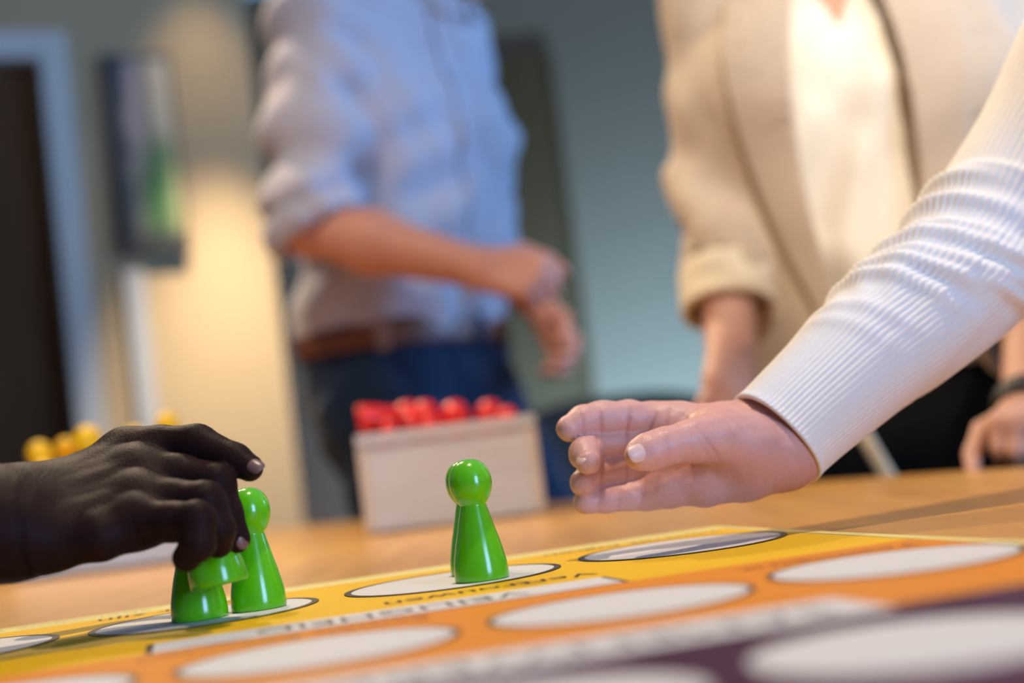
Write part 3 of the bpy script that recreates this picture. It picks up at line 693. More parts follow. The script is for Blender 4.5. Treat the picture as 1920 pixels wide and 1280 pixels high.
    rib = .00042 * (.72 - .42 * side) * np.cos(RIB * U + 2.5 * np.sin(T * 9)) * np.clip(1.15 - .25 * np.sin(T * 40 + 3 * U), .5, 1.2)
    fold = 0 * U
    def ridge(t0, slope, w, amp, u0=None, uw=1.2, curve=0.0):
        uu = (U - (0 if u0 is None else u0) + PI) % (2 * PI) - PI
        g = np.exp(-((T - t0 - slope * uu - curve * uu * uu) / w) ** 2)
        return amp * g * (1 if u0 is None else np.exp(-(uu / uw) ** 2))
    up, low, fr = -PI / 2, PI / 2, 0.0
    for a in ((.108, .016, .0055, .0042, up + .5, 1.1), (.121, .018, .005, .0046, up + .5, 1.2), (.134, .020, .0055, .0038, up + .6, 1.3), (.150, .022, .006, .0050, up + .5, 1.4),
              (.168, .020, .0055, .0034, up + .8, 1.3), (.186, .018, .007, .0052, up + .4, 1.1), (.213, .012, .007, .0044, up + .3, 1.0), (.160, .030, .006, .0036, fr + .5, .9),
              (.176, .034, .0065, .0040, fr + .6, .9), (.196, .034, .007, .0036, fr + .7, .9), (.083, .016, .006, .0016, up + .7, .9), (.070, .012, .006, .0012, up + .8, .8), (.235, .01, .006, .0030, fr - .2, 1.2)):
        a = (a[0], a[1], a[2], a[3] * 1.55) + tuple(a[4:]); fold = fold + ridge(*a)
    fold -= .0030 * np.exp(-((T - .19) / .05) ** 2) * np.clip(side, 0, 1)
    fold += .0010 * np.sin(38 * T + 2.2 * U + 1.5 * np.sin(3 * U)) * np.clip((T - .03) / .05, 0, 1)
    crinkle = .0007 * np.sin(U * 9 + T * 160 + 2 * np.sin(T * 70)) * np.clip((T - .07) / .05, 0, 1) * np.clip((.2 - T) / .06, 0, 1)
    hem = .0008 * np.exp(-(T / .004) ** 2)
    rad = R0 + rib + fold + crinkle + hem
    sq = 1.0 - .10 * np.cos(U) ** 2
    X = c[:, None, :] + (rad * sq * np.cos(U))[..., None] * e1[:, None, :] + (rad * np.sin(U))[..., None] * e2[:, None, :]
    ra2 = np.maximum(R0 + fold * .8 - .0022, .012)
    n_in = 60
    Xi = c[:n_in, None, :] + ((ra2 * sq * np.cos(U))[..., None] * e1[:, None, :] + (ra2 * np.sin(U))[..., None] * e2[:, None, :])[:n_in]
    vs = np.concatenate([X.reshape(-1, 3), Xi.reshape(-1, 3)]) - np.array(root.location)
    i, j = np.meshgrid(np.arange(NV - 1), np.arange(NU), indexing='ij'); j2 = (j + 1) % NU
    q1 = np.stack([i * NU + j, i * NU + j2, (i + 1) * NU + j2, (i + 1) * NU + j], -1).reshape(-1, 4)
    off = NV * NU; i, j = np.meshgrid(np.arange(n_in - 1), np.arange(NU), indexing='ij'); j2 = (j + 1) % NU
    q2 = np.stack([off + i * NU + j, off + (i + 1) * NU + j, off + (i + 1) * NU + j2, off + i * NU + j2], -1).reshape(-1, 4)
    jj = np.arange(NU); q3 = np.stack([jj, off + jj, off + (jj + 1) % NU, (jj + 1) % NU], -1)
    qs = np.concatenate([q1, q2, q3]).astype(np.int32)
    me = bpy.data.meshes.new('sleeve'); me.vertices.add(len(vs)); me.vertices.foreach_set('co', vs.astype(np.float32).ravel())
    me.loops.add(qs.size); me.loops.foreach_set('vertex_index', qs.ravel()); me.polygons.add(len(qs))
    me.polygons.foreach_set('loop_start', (np.arange(len(qs)) * 4).astype(np.int32)); me.polygons.foreach_set('loop_total', np.full(len(qs), 4, np.int32))
    me.update(calc_edges=True); smooth(me)
    o = link_mesh('sleeve', me, M['knit'], root); o['label'] = 'white ribbed knit sleeve with folds at the elbow'
M['knit'] = plain('cream_knit', (0.88, 0.83, 0.77), .9, .15, noise=.03, nscale=120, bump=.25, bscale=1400, sheen=.2)
fair_hand()

# ------------------------------------------------------------------ the two people behind the table
M['man_skin'] = skin('ruddy_skin', (0.60, 0.265, 0.175), (0.35, 0.12, 0.07), .5, .15)
M['woman_skin'] = skin('peach_skin', (0.62, 0.34, 0.24), (0.4, 0.15, 0.09), .5, .15)
def cloth(name, col, scale=900.0, **k):
    return plain(name, col, .85, .2, noise=.06, nscale=60, bump=.15, bscale=scale, sheen=.15, **k)
M['shirt'] = cloth('light_blue_cotton', (0.43, 0.41, 0.455)); M['denim'] = cloth('dark_blue_denim', (0.004, 0.019, 0.052))
M['belt'] = plain('brown_leather', (0.14, 0.045, 0.018), .45, .4, noise=.1); M['buckle'] = plain('worn_leather', (.26, .14, .085), .5, .4)
M['blazer'] = cloth('beige_wool', (0.49, 0.375, 0.265)); M['blouse'] = cloth('cream_blouse', (0.78, 0.70, 0.56)); M['black_cloth'] = cloth('black_cloth', (.006, .006, .007))
M['lining'] = cloth('cream_cuff_lining', (0.74, 0.62, 0.44)); M['button'] = plain('pale_button', (.5, .5, .52), .4, .5)
M['hair_brown'] = plain('brown_hair', (.05, .028, .015), .6, .4, bump=.5, bscale=120); M['eye'] = plain('eye_white', (.8, .78, .75), .2, .5); M['lip'] = plain('lip', (.45, .16, .13), .5, .4)

def head_parts(root, c, fwd, skin_mat, hair_len, female):
    """eyes, lips and hair round a head centre; the skull itself belongs to the body mesh"""
    f = np.array([fwd[0], fwd[1], 0.0]); f /= np.linalg.norm(f); r = np.array([f[1], -f[0], 0]); u = np.array([0, 0, 1.0]); loc = np.array(root.location)
    for s in (-1, 1):
        bm = bmesh.new(); bmesh.ops.create_uvsphere(bm, u_segments=14, v_segments=10, radius=.0125)
        e = from_bm('eye', bm, M['eye'], root, True); e.location = V(c + f * .083 + r * .032 * s + u * .002 - loc)
        b2 = bmesh.new(); bmesh.ops.create_uvsphere(b2, u_segments=12, v_segments=8, radius=1.0)
        for v in b2.verts: v.co = V(r * (v.co.x * .0062) + f * (.0105 + v.co.y * .0026) + u * (v.co.z * .0062))
        from_bm('iris', b2, M['hair_brown'], e, True)
        lid = bmesh.new(); bmesh.ops.create_uvsphere(lid, u_segments=16, v_segments=12, radius=.0136)
        bmesh.ops.delete(lid, geom=[v for v in lid.verts if v.co.z < .0035], context='VERTS'); from_bm('eyelid', lid, skin_mat, e, True)
    axes = np.stack([r, f, u])
    def lips(p): return ell(p, c + f * .088 - u * .062, (.024, .010, .007), axes)
    lo, hi = bbox([c + f * .088 - u * .062], .035); o = sdf_mesh('lips', lips, lo, hi, .003, M['lip'], root); o.data.transform(Matrix.Translation(-root.location))
    def hair(p):
        d = ell(p, c - f * .012 + u * .030, (.088, .104, .112), axes)
        q = p - c; fx = q @ f; uz = q[:, 2]
        d = np.maximum(d, (fx - .055 - .35 * (uz - .04)) * .8)
        d = np.maximum(d, (-.03 - hair_len - uz))
        if hair_len > .05:
            for s in (-1, 1): d = smin(d, seg(p, c + r * .075 * s - f * .02 + u * .02, c + r * .085 * s - f * .02 - u * hair_len, .03, .022), .02)
            d = smin(d, seg(p, c - f * .07, c - f * .08 - u * hair_len, .045, .035), .03)
        return d + .002 * wob(p, 90)
    lo, hi = bbox([c - np.array([0, 0, hair_len + .03]), c + np.array([0, 0, .13])], .14)
    o = sdf_mesh('hair', hair, lo, hi, .007, M['hair_brown'], root); o.data.transform(Matrix.Translation(-root.location))
def head_sdf(p, c, fwd):
    f = np.array([fwd[0], fwd[1], 0.0]); f /= np.linalg.norm(f); r = np.array([f[1], -f[0], 0]); u = np.array([0, 0, 1.0]); ax = np.stack([r, f, u])
    d = ell(p, c + u * .025, (.078, .097, .100), ax)
    d = smin(d, ell(p, c + f * .028 - u * .045, (.058, .062, .072), ax), .035)
    d = smin(d, seg(p, c + f * .094 + u * .008, c + f * .110 - u * .026, .009, .0135), .012)
    for s in (-1, 1):
        d = smin(d, ell(p, c + r * .080 * s - f * .005 - u * .008, (.010, .020, .031), ax), .006)
        d = smax(d, -ell(p, c + f * .098 + r * .032 * s + u * .004, (.017, .014, .011), ax), .010)
    return smin(d, seg(p, c + f * .075 - u * .092, c + f * .06 - u * .092, .016, .02), .03)
def mini_hand(W_, along, palm_n, side, curl, L=.19, thumb=1):
    """a whole hand as chains: W_ wrist, along = direction of the fingers, palm_n = out of the palm, side = towards the thumb; curl 0..1"""
    a = along / np.linalg.norm(along); n = palm_n - a * (palm_n @ a); n /= np.linalg.norm(n); s = side - a * (side @ a) - n * (side @ n); s /= np.linalg.norm(s)
    fingers, palm = [], []; k = L / .19
    for i, (off, ln, rd) in enumerate(((.028, .072, .0098), (.009, .080, .0102), (-.010, .074, .0097), (-.028, .058, .0086))):
        mc = W_ + a * (.088 - .006 * abs(i - 1)) * k + s * off * k
        palm.append(([W_ + s * off * .55 * k, mc], [.019 * k, .0135 * k])); pts = [mc]; ang = 0.0; q = mc
        for seg_, f_ in ((.45, .9), (.30, 1.1), (.25, .8)):
            ang += curl * f_ * 1.25; q = q + (a * math.cos(ang) + n * math.sin(ang)) * ln * seg_ * k; pts.append(q)
        fingers.append((pts, [rd * 1.12 * k, rd * k, rd * .9 * k, rd * .78 * k]))
    b = W_ + a * .018 * k + s * .022 * k
    m = b + (a * .6 + s * .75 + n * .35) / 1.03 * .042 * k; i2 = m + (a * .9 + s * .25 + n * (.25 + .5 * curl)) * .034 * k; t = i2 + (a * .85 - s * .15 + n * (.2 + .6 * curl)) * .026 * k
    fingers.append(([b, m, i2, t], [.017 * k, .0125 * k, .0105 * k, .0088 * k]))
    return fingers, palm
def hand_sdf(p, h):
    fingers, palm = h; d = None
    for pts, rad in palm:
        e = chain(p, pts, rad, .004); d = e if d is None else smin(d, e, .012)
    fd = None
    for pts, rad in fingers:
        e = chain(p, pts, rad, .003); fd = e if fd is None else smin(fd, e, .0015)
    return smin(d, fd, .009)
def shift(o, root): o.data.transform(Matrix.Translation(-root.location)); return o

def man():
    PV = np.array([-.165, 2.40, .93])                       # pelvis
    fw = np.array([.80, -.60, 0]); rt = np.array([fw[1], -fw[0], 0]); up = np.array([0, 0, 1.0])
    root = empty('person', (-.10, 2.42, 0)); tag(root, 'man in a light blue shirt with rolled sleeves and brown belt behind the table', 'person')
    wst = P(760, 617, 2.38); chs = P(745, 260, 2.36); nck = P(810, 10, 2.35); hd = P(852, -125, 2.33) + fw * .01
    nck = nck - fw * .02
    rs = P(600, 85, 2.20); re = P(578, 425, 2.11); rw = P(905, 505, 2.03)
    ls = P(845, 95, 2.50); le = P(868, 420, 2.53); lw = P(1022, 590, 2.42)
    hipr = wst - up * .11 + rt * .078 + np.array([0, .012, 0]); hipl = wst - up * .11 - rt * .085
    knr = np.array([hipr[0] + .06, hipr[1] + .02, .50]); anr = np.array([hipr[0] + .03, hipr[1] + .05, .09])
    knl = np.array([hipl[0] + .22, hipl[1] + .0, .50]); anl = np.array([hipl[0] + .24, hipl[1] + .06, .09])
    def torso(p, g=0.0):
        d = None
        for s in (-1, 1):
            pts = [wst - up * .10 + rt * .075 * s, wst + rt * .070 * s - fw * .005, (wst + chs) / 2 + rt * .075 * s + fw * .015, chs + rt * .090 * s + fw * .012, chs + up * .17 + rt * .095 * s - fw * .01, nck - up * .045 + rt * .055 * s - fw * .01]
            e = chain(p, pts, [.118 + g, .114 + g, .118 + g, .118 + g, .092 + g, .055 + g], .05); d = e if d is None else smin(d, e, .10)
        return d
    def legs(p, g=0.0):
        a = chain(p, [hipr, knr, anr], [.100 + g, .062 + g, .045 + g], .03); b = chain(p, [hipl, knl, anl], [.100 + g, .062 + g, .045 + g], .03)
        return smin(a, b, .03)
    rh = mini_hand(rw, P(1000, 520, 2.00) - rw, np.array([0, .9, -.45]), np.array([0, .2, 1.0]), .95, .185)
    lh = mini_hand(lw, P(1078, 690, 2.38) - lw, np.array([-.7, -.5, 0]), np.array([0, -1.0, .3]), .55, .185)
    def body(p):
        d = smin(torso(p, -.012), legs(p, -.012), .05)
        d = smin(d, chain(p, [nck - up * .06, nck + up * .05, hd - up * .05], [.062, .056, .055]), .05)
        d = smin(d, head_sdf(p, hd, fw), .03)
        mf = re * .62 + rw * .38; ml = le * .6 + lw * .4
        d = smin(d, chain(p, [rs, re, mf, rw], [.056, .041, .0455, .0275], .02), .03); d = smin(d, chain(p, [ls, le, ml, lw], [.056, .041, .044, .0275], .02), .03)
        d = smin(d, hand_sdf(p, rh), .012); d = smin(d, hand_sdf(p, lh), .012)
        for an in (anr, anl): d = smin(d, chain(p, [an, an - up * .045 + fw * .01, an + fw * .17 - up * .062], [.042, .045, .028]), .03)
        return d
    lo, hi = bbox([hd + up * .14, anr - up * .09, rh[0][1][0][-1], rw, lw, lh[0][1][0][-1], rs, re, anl + fw * .2, ls], .13)
    shift(sdf_mesh('body', body, lo, hi, .0055, M['man_skin'], root), root)
    rsl = re + (rs - re) * .08
    def shirt(p):
        d = torso(p, .004 + 0 * p[:, 0])
        elb = P(576, 428, 2.11)
        sl = chain(p, [rs + up * .005, rs * .5 + re * .5 + rt * .005, elb + up * .035], [.076, .072, .060], .03); sr = chain(p, [ls, ls * .5 + le * .5, le], [.072, .066, .060], .03)
        sl = np.maximum(sl, -((p - (elb + (rw - elb) / np.linalg.norm(rw - elb) * .035 )) @ (np.array([-.35, .05, .93])) + .012)) if False else sl
        d = smin(d, sl, .035); d = smin(d, sr, .04)
        z = p[:, 2]
        d = smin(d, chain(p, [rs + up * .045 - fw * .01, nck + rt * .05 - up * .02], [.05, .045]), .06); d = smin(d, chain(p, [ls + up * .045 - fw * .01, nck - rt * .05 - up * .02], [.05, .045]), .06)
        d = smin(d, chain(p, [nck - up * .05, nck + up * .03 + fw * .012], [.075, .066]), .03)
        blouse = np.exp(-((z - (wst[2] + .045)) / .05) ** 2)
        d = d - .012 * blouse
        w = wob(p, 26, 1.0) * .0045 + wob(p, 13, 4.0) * .005 + .005 * np.sin((p @ (up * 60 + rt * 38)) + 2.0 * np.sin(p @ (fw * 14))) * np.exp(-((z - (chs[2] - .12)) / .16) ** 2)
        ua = rs - re; ua = ua / np.linalg.norm(ua); q = p - re; al = q @ ua; da = seg(p, rs, re, .07, .065)
        w = w + .008 * np.sin(al * 62 + 5 * np.sin(p @ rt * 9)) * np.exp(-np.maximum(da, 0) / .02) * np.clip(al / .05, 0, 1)
        d = d + w
        fore = chain(p, [re, re * .62 + rw * .38, rw], [.046, .0500, .032])
        d = smax(d, -fore, .006)
        d = np.maximum(d, wst[2] - .008 + .02 * wob(p * np.array([1, 1, 0], np.float32), 15) - z)
        d = smax(d, z - (nck[2] + .03) - .25 * np.maximum(0, -(p - nck) @ fw), .01)
        return d
    lo, hi = bbox([wst - up * .05, nck + up * .05, rs, re, ls, le, wst + rt * .16, wst - rt * .16], .14)
    sh = shift(sdf_mesh('shirt', shirt, lo, hi, .0065, M['shirt'], root), root)
    def cuff(e, w, k):
        a = (w - e) / np.linalg.norm(w - e)
        def f(p):
            q = p - (e - a * .0); t = q @ a; d = seg(p, e - a * .06, e + a * .02, .066, .060) + .003 * wob(p, 60)
            return smax(smax(d, -(seg(p, e - a * .1, e + a * .06, .046, .044)), .004), np.abs(t - k) - .026, .008)
        return f
    def collar(p):
        q = p - (nck + up * .02 - fw * .012); rr_ = np.sqrt((q @ fw) ** 2 + (q @ rt) ** 2); z = q[:, 2]
        d = np.abs(rr_ - (.080 - .28 * (z - .01))) - .006; d = smax(d, np.abs(z - .004 + .35 * np.maximum(0, q @ fw)) - .032, .006)
        return np.maximum(d, .014 - np.abs(q @ rt) - 10 * np.maximum(0, -(q @ fw) + .02))
    lo, hi = bbox([nck], .16); shift(sdf_mesh('collar', collar, lo, hi, .004, M['shirt'], root), root)
    def placket(p):
        d = np.abs(shirt(p) - .002) - .003; q = p - wst
        return smax(smax(d, np.abs(q @ rt) - .017, .003), -(q @ fw), .003)
    lo, hi = bbox([wst + fw * .12, nck + fw * .09, chs + fw * .14], .07); shift(sdf_mesh('placket', placket, lo, hi, .0045, M['shirt'], root), root)
    for k in range(6):
        zc = wst[2] + .05 + k * .088; o0 = wst + (nck - wst) * ((zc - wst[2]) / (nck[2] - wst[2])); ts = np.linspace(.02, .26, 120).astype(np.float32)
        pts = (o0[None] + ts[:, None] * fw[None]).astype(np.float32); dd = shirt(pts); j = int(np.argmin(np.abs(dd)))
        b = link_mesh('button', lathe_mesh('button', [(0, 0), (.0055, 0), (.006, .001), (.005, .0025), (0, .0025)], 16), M['button'], root)
        b.location = V(pts[j] + fw * .006) - root.location; b.rotation_euler = V(fw).to_track_quat('Z', 'Y').to_euler()
    cf = P(548, 425, 2.11)
    def rolled(p):
        a = np.array([-.10, .0, 1.0]); a /= np.linalg.norm(a); cc = P(600, 405, 2.11); ax = (rw - re) / np.linalg.norm(rw - re)
        n = ax * .55 - up * .83; n /= np.linalg.norm(n); t = (p - cc) @ n
        d = smin(seg(p, rs, re, .072, .064), seg(p, re, re + ax * .05, .062, .056), .03) + .004 * wob(p, 45)
        return smax(smax(d, np.abs(t) - .024, .008), -smin(seg(p, rs, re, .062, .052), seg(p, re, rw, .0475, .035), .02), .004)
    lo, hi = bbox([re, re + up * .06], .14); shift(sdf_mesh('rolled_cuff', rolled, lo, hi, .005, M['shirt'], root), root)
    def trousers(p):
        d = smin(torso(p, .000), legs(p, .012), .05) + wob(p, 22, 2.0) * .006 + wob(p, 45, 1.0) * .002
        return np.maximum(np.maximum(d, p[:, 2] - (wst[2] + .002)), .045 - p[:, 2])
    lo, hi = bbox([wst, hipr, hipl, knr, anr, knl, anl], .15); lo[2] = .03
    tr = shift(sdf_mesh('jeans', trousers, lo, hi, .0085, M['denim'], root), root)
    def belt(p):
        return smax(torso(p, .0085), np.abs(p[:, 2] - (wst[2] - .020)) - .019, .003)
    lo, hi = bbox([wst + rt * .12, wst - rt * .12], .16); lo[2] = wst[2] - .06; hi[2] = wst[2] + .02
    bl = shift(sdf_mesh('belt', belt, lo, hi, .005, M['belt'], root), root)
    for px in (720, 905):
        zb = wst[2] - .020; ts = np.linspace(0, .35, 200).astype(np.float32); d_ = ray(px, 652); d_ = d_ / d_[1]; pts = np.array([d_ * (2.05 + t_) + np.array([0, 0, CZ]) for t_ in ts], np.float32); pts[:, 2] = zb; j = int(np.argmin(np.abs(torso(pts, .010))))
        g = .003; c0 = pts[j]; nrm = np.array([torso((c0 + e)[None].astype(np.float32))[0] - torso((c0 - e)[None].astype(np.float32))[0] for e in np.eye(3) * g]); nrm /= np.linalg.norm(nrm)
        lb = box_obj('belt_loop', M['buckle'] if px == 720 else M['denim'], root, -.010, .010, -.026, .026, -.003, .004, .002); lb.location = V(c0) - root.location; lb.rotation_euler = V(nrm).to_track_quat('Z', 'Y').to_euler()
    for an in (anr, anl):
        def shoe(p, an=an):
            d = smin(chain(p, [an - up * .045 - fw * .03, an + fw * .06 - up * .045, an + fw * .18 - up * .055], [.045, .045, .034]), chain(p, [an + up * .0, an - up * .05], [.048, .046]), .02)
            return np.maximum(np.maximum(d, -p[:, 2] + .002), p[:, 2] - .11)
        lo, hi = bbox([an - up * .08, an + fw * .2, an + up * .03], .06); lo[2] = -.01; shift(sdf_mesh('shoe', shoe, lo, hi, .008, M['belt'], root), root)
    head_parts(root, hd, fw, M['man_skin'], 0.0, False)
man()

def woman():
    fw = np.array([-.22, -.975, 0]); fw /= np.linalg.norm(fw); rt = np.array([fw[1], -fw[0], 0]); up = np.array([0, 0, 1.0])     # rt: her right = picture left
    Y0 = 1.78
    wst = P(1640, 560, Y0 + .03); chs = P(1600, 180, Y0); nck = P(1566, -70, Y0 - .01); hd = P(1555, -235, Y0 - .05)
    root = empty('person', (wst[0], wst[1] + .02, 0)); tag(root, 'woman in a beige blazer and cream blouse with both hands on the table', 'person')
    rs = P(1330, -25, Y0 + .0); re = P(1338, 320, Y0 + .0); rw = P(1372, 650, 1.66)
    ls = P(1835, -20, Y0 + .0); le = P(1965, 370, Y0 - .12); lw = P(1934, 780, 1.38)
    hipr = wst - up * .12 + rt * .08; hipl = wst - up * .12 - rt * .08
    def torso(p, g=0.0):
        d = None
        for s in (-1, 1):
            pts = [wst - up * .14 + rt * .085 * s, wst + rt * .055 * s, (wst * .45 + chs * .55) + rt * .062 * s + fw * .01, chs + rt * .070 * s + fw * .022, chs + up * .12 + rt * .085 * s - fw * .012, nck - up * .05 + rt * .05 * s - fw * .02]
            e = chain(p, pts, [.110 + g, .098 + g, .104 + g, .110 + g, .078 + g, .046 + g], .05); d = e if d is None else smin(d, e, .09)
        return d
    kn = [h * np.array([1, 1, 0]) + up * .48 - fw * .0 for h in (hipr, hipl)]; an = [k * np.array([1, 1, 0]) + up * .085 - fw * .03 for k in kn]
    def legs(p, g=0.0):
        a = None
        for h, k, n in zip((hipr, hipl), kn, an):
            e = chain(p, [h, k, n], [.098 + g, .058 + g, .042 + g], .03); a = e if a is None else smin(a, e, .03)
        return a
    rh = mini_hand(rw, P(1362, 800, 1.585) - rw, np.array([-.5, .75, 0]), np.array([.8, -.5, 0]), .28, .175)
    lh = mini_hand(lw, P(1904, 808, 1.24) - lw, np.array([.1, .5, -.8]), np.array([-1.0, -.1, .1]), 1.05, .15)
    def body(p):
        d = smin(torso(p, -.014), legs(p, -.012), .05)
        d = smin(d, chain(p, [nck - up * .07 - fw * .01, nck + up * .04, hd - up * .05], [.055, .048, .048]), .045)
        d = smin(d, head_sdf(p, hd, fw), .03)
        d = smin(d, chain(p, [rs, re, re * .65 + rw * .35, rw], [.045, .036, .039, .0285], .02), .03); d = smin(d, chain(p, [ls, le, le * .65 + lw * .35, lw], [.045, .036, .039, .0285], .02), .03)
        d = smin(d, hand_sdf(p, rh), .012); d = smin(d, hand_sdf(p, lh), .012)
        for a in an: d = smin(d, chain(p, [a, a - up * .04 + fw * .01, a + fw * .15 - up * .06], [.04, .042, .025]), .03)
        return d
    lo, hi = bbox([hd + up * .14, an[0] - up * .085, rh[0][1][0][-1], rw, lw, lh[0][1][0][-1], rs, re, le, an[1] + fw * .17], .12)
    shift(sdf_mesh('body', body, lo, hi, .0055, M['woman_skin'], root), root)
    gm_ = lambda p: (p - wst) @ rt
    def blouse(p):
        z = p[:, 2]; d = torso(p, .006) + wob(p, 30, 3.0) * .003 + .006 * np.sin(gm_(p) * 75 + 3 * np.sin(z * 11)) * np.clip((chs[2] - z) / .2 + .5, 0, 1)
        d = d - .014 * np.exp(-((z - wst[2] - .03) / .05) ** 2)
        d = np.maximum(d, wst[2] - .018 - z)
        vneck = np.abs(gm_(p)) - .9 * (z - (nck[2] - .115)) * .42
        return smax(d, np.where((p - nck) @ fw > -.02, np.minimum(-vneck * .9, (z - (nck[2] - .115)) * .9), z - nck[2]), .006)
    lo, hi = bbox([wst - up * .04, nck, chs + rt * .1, chs - rt * .1], .16); shift(sdf_mesh('blouse', blouse, lo, hi, .0065, M['blouse'], root), root)
    def outer(p, g=0.0):
        z = p[:, 2]
        d = torso(p, .026 + g)
        d = smin(d, chain(p, [wst + rt * .07 - up * .28, wst + rt * .05], [.135 + g, .118 + g]), .05); d = smin(d, chain(p, [wst - rt * .07 - up * .28, wst - rt * .05], [.135 + g, .118 + g]), .05)
        d = smin(d, chain(p, [rs - up * .005, nck + rt * .05 - up * .045], [.056 + g, .05 + g]), .05); d = smin(d, chain(p, [ls - up * .005, nck - rt * .05 - up * .045], [.056 + g, .05 + g]), .05)
        return d
    def gap(p):
        """half width of the open front at each height"""
        z = p[:, 2]; t = np.clip((nck[2] - .02 - z) / .42, 0, 1)
        return .040 + .030 * np.sin(np.clip(t, 0, 1) * PI * .9) + .012 * np.clip((wst[2] - z) / .2, 0, 1)
    rcu = P(1366, 575, 1.70); lcu = P(1938, 640, 1.49)
    def sleeves(p, g=0.0):
        a = chain(p, [rs, re, rcu], [.062 + g, .053 + g, .052 + g], .03); b = chain(p, [ls, le, lcu], [.062 + g, .053 + g, .052 + g], .03)
        return a, b
    def blazer(p):
        z = p[:, 2]; d = outer(p) + wob(p, 18, 5.0) * .004
        d = smax(d, -torso(p, .016), .004); d = np.maximum(d, wst[2] - .10 - z)
        fr = (p - wst) @ fw
        d = smax(d, np.where(fr > 0, gap(p) - np.abs(gm_(p)), -1.0) * .9, .004)
        a, b = sleeves(p)
        for s0, s1, c0, x in ((rs, re, rcu, a), (ls, le, lcu, b)):
            al = (p - s1) @ ((s0 - s1) / np.linalg.norm(s0 - s1))
            x = x + .006 * np.sin(al * 48 + 4 * np.sin(gm_(p) * 14)) * np.exp(-(al / .16) ** 2) + wob(p, 30, 2.0) * .003
            n = (c0 - s1) / np.linalg.norm(c0 - s1)
            x = np.maximum(x, (p - c0) @ n); x = smax(x, -np.maximum(seg(p, s1, c0 + n * .05, .046, .046), -((p - c0) @ n) - .12), .004)
            d = smin(d, x, .022)
        return smax(d, z - (nck[2] + .03), .01)
    lo, hi = bbox([wst - up * .25, nck + up * .05, rs, re, ls, le, rcu, lcu, chs + fw * .1], .12); shift(sdf_mesh('blazer', blazer, lo, hi, .0062, M['blazer'], root), root)
    def lapel(sg):
        def f(p):
            z = p[:, 2]; u_ = gm_(p) * sg; g = gap(p); t = np.clip((nck[2] - .02 - z) / .46, 0, 1)
            wd = .076 * np.clip(1.25 - t * 1.05, .0, 1) * np.clip(t / .12 + .35, 0, 1) + .004
            d = np.abs(outer(p) + wob(p, 18, 5.0) * .004 - .0045) - .0035
            d = smax(d, np.maximum(g - .004 - u_, u_ - g - wd), .003)
            return smax(smax(d, -((p - wst) @ fw), .003), np.maximum(z - (nck[2] + .02), (nck[2] - .46) - z), .003)
        return f
    for sg in (1, -1):
        lo, hi = bbox([chs + fw * .13 + rt * .08 * sg, nck + fw * .02 + rt * .08 * sg, wst + fw * .13 + rt * .07 * sg], .08); shift(sdf_mesh('lapel', lapel(sg), lo, hi, .0045, M['blazer'], root), root)
    for s1, c0, w_ in ((re, rcu, rw), (le, lcu, lw)):
        n = (c0 - s1) / np.linalg.norm(c0 - s1)
        def cuff(p, s1=s1, c0=c0, n=n):
            t = (p - c0) @ n; d = seg(p, c0 - n * .1, c0 + n * .05, .055, .0585) + .002 * wob(p, 45)
            return smax(smax(d, np.abs(t + .022) - .030, .006), -seg(p, c0 - n * .2, c0 + n * .1, .047, .047), .004)
        lo, hi = bbox([c0 - n * .05, c0 + n * .02], .07); o = shift(sdf_mesh('turned_cuff', cuff, lo, hi, .0045, M['lining'], root), root); o['label'] = 'pale turned-back cuff'
    def trousers(p):
        return np.maximum(np.maximum(smin(torso(p, .001), legs(p, .014), .05) + wob(p, 20) * .003, p[:, 2] - (wst[2] - .0)), .05 - p[:, 2])
    lo, hi = bbox([wst, hipr, hipl] + kn + an, .15); lo[2] = .03; shift(sdf_mesh('trousers', trousers, lo, hi, .0085, M['black_cloth'], root), root)
    for a in an:
        def shoe(p, a=a):
            d = chain(p, [a - up * .042 - fw * .03, a + fw * .06 - up * .045, a + fw * .17 - up * .055], [.043, .042, .03])
            return np.maximum(d, -p[:, 2] + .002)
        lo, hi = bbox([a - up * .08, a + fw * .2, a], .06); lo[2] = -.01; shift(sdf_mesh('shoe', shoe, lo, hi, .008, M['black_cloth'], root), root)
    nb = (lw - le) / np.linalg.norm(lw - le)
    def bracelet(p):
        c = lw - nb * .012; t = (p - c) @ nb; q = p - c - t[:, None] * nb; r_ = np.linalg.norm(q, axis=1)
        return smax(np.abs(r_ - .034) - .0035, np.abs(t) - .010, .003)
    lo, hi = bbox([lw], .06); o = shift(sdf_mesh('bracelet', bracelet, lo, hi, .003, M['strap'], root), root); o['label'] = 'dark grey watch strap'
    tl = tube_mesh('belt_tail', [P(1600, 780, 1.62) - np.array(root.location), P(1640, 850, 1.60) - np.array(root.location), P(1672, 905, 1.585) - np.array(root.location), P(1700, 960, 1.585) - np.array(root.location)], .0085, 12); o = link_mesh('belt_tail', tl, M['lining'], root); o['label'] = 'narrow beige belt end hanging down'
    head_parts(root, hd, fw, M['woman_skin'], .16, True)
M['strap'] = plain('dark_grey_strap', (.035, .035, .032), .5, .4)
woman()

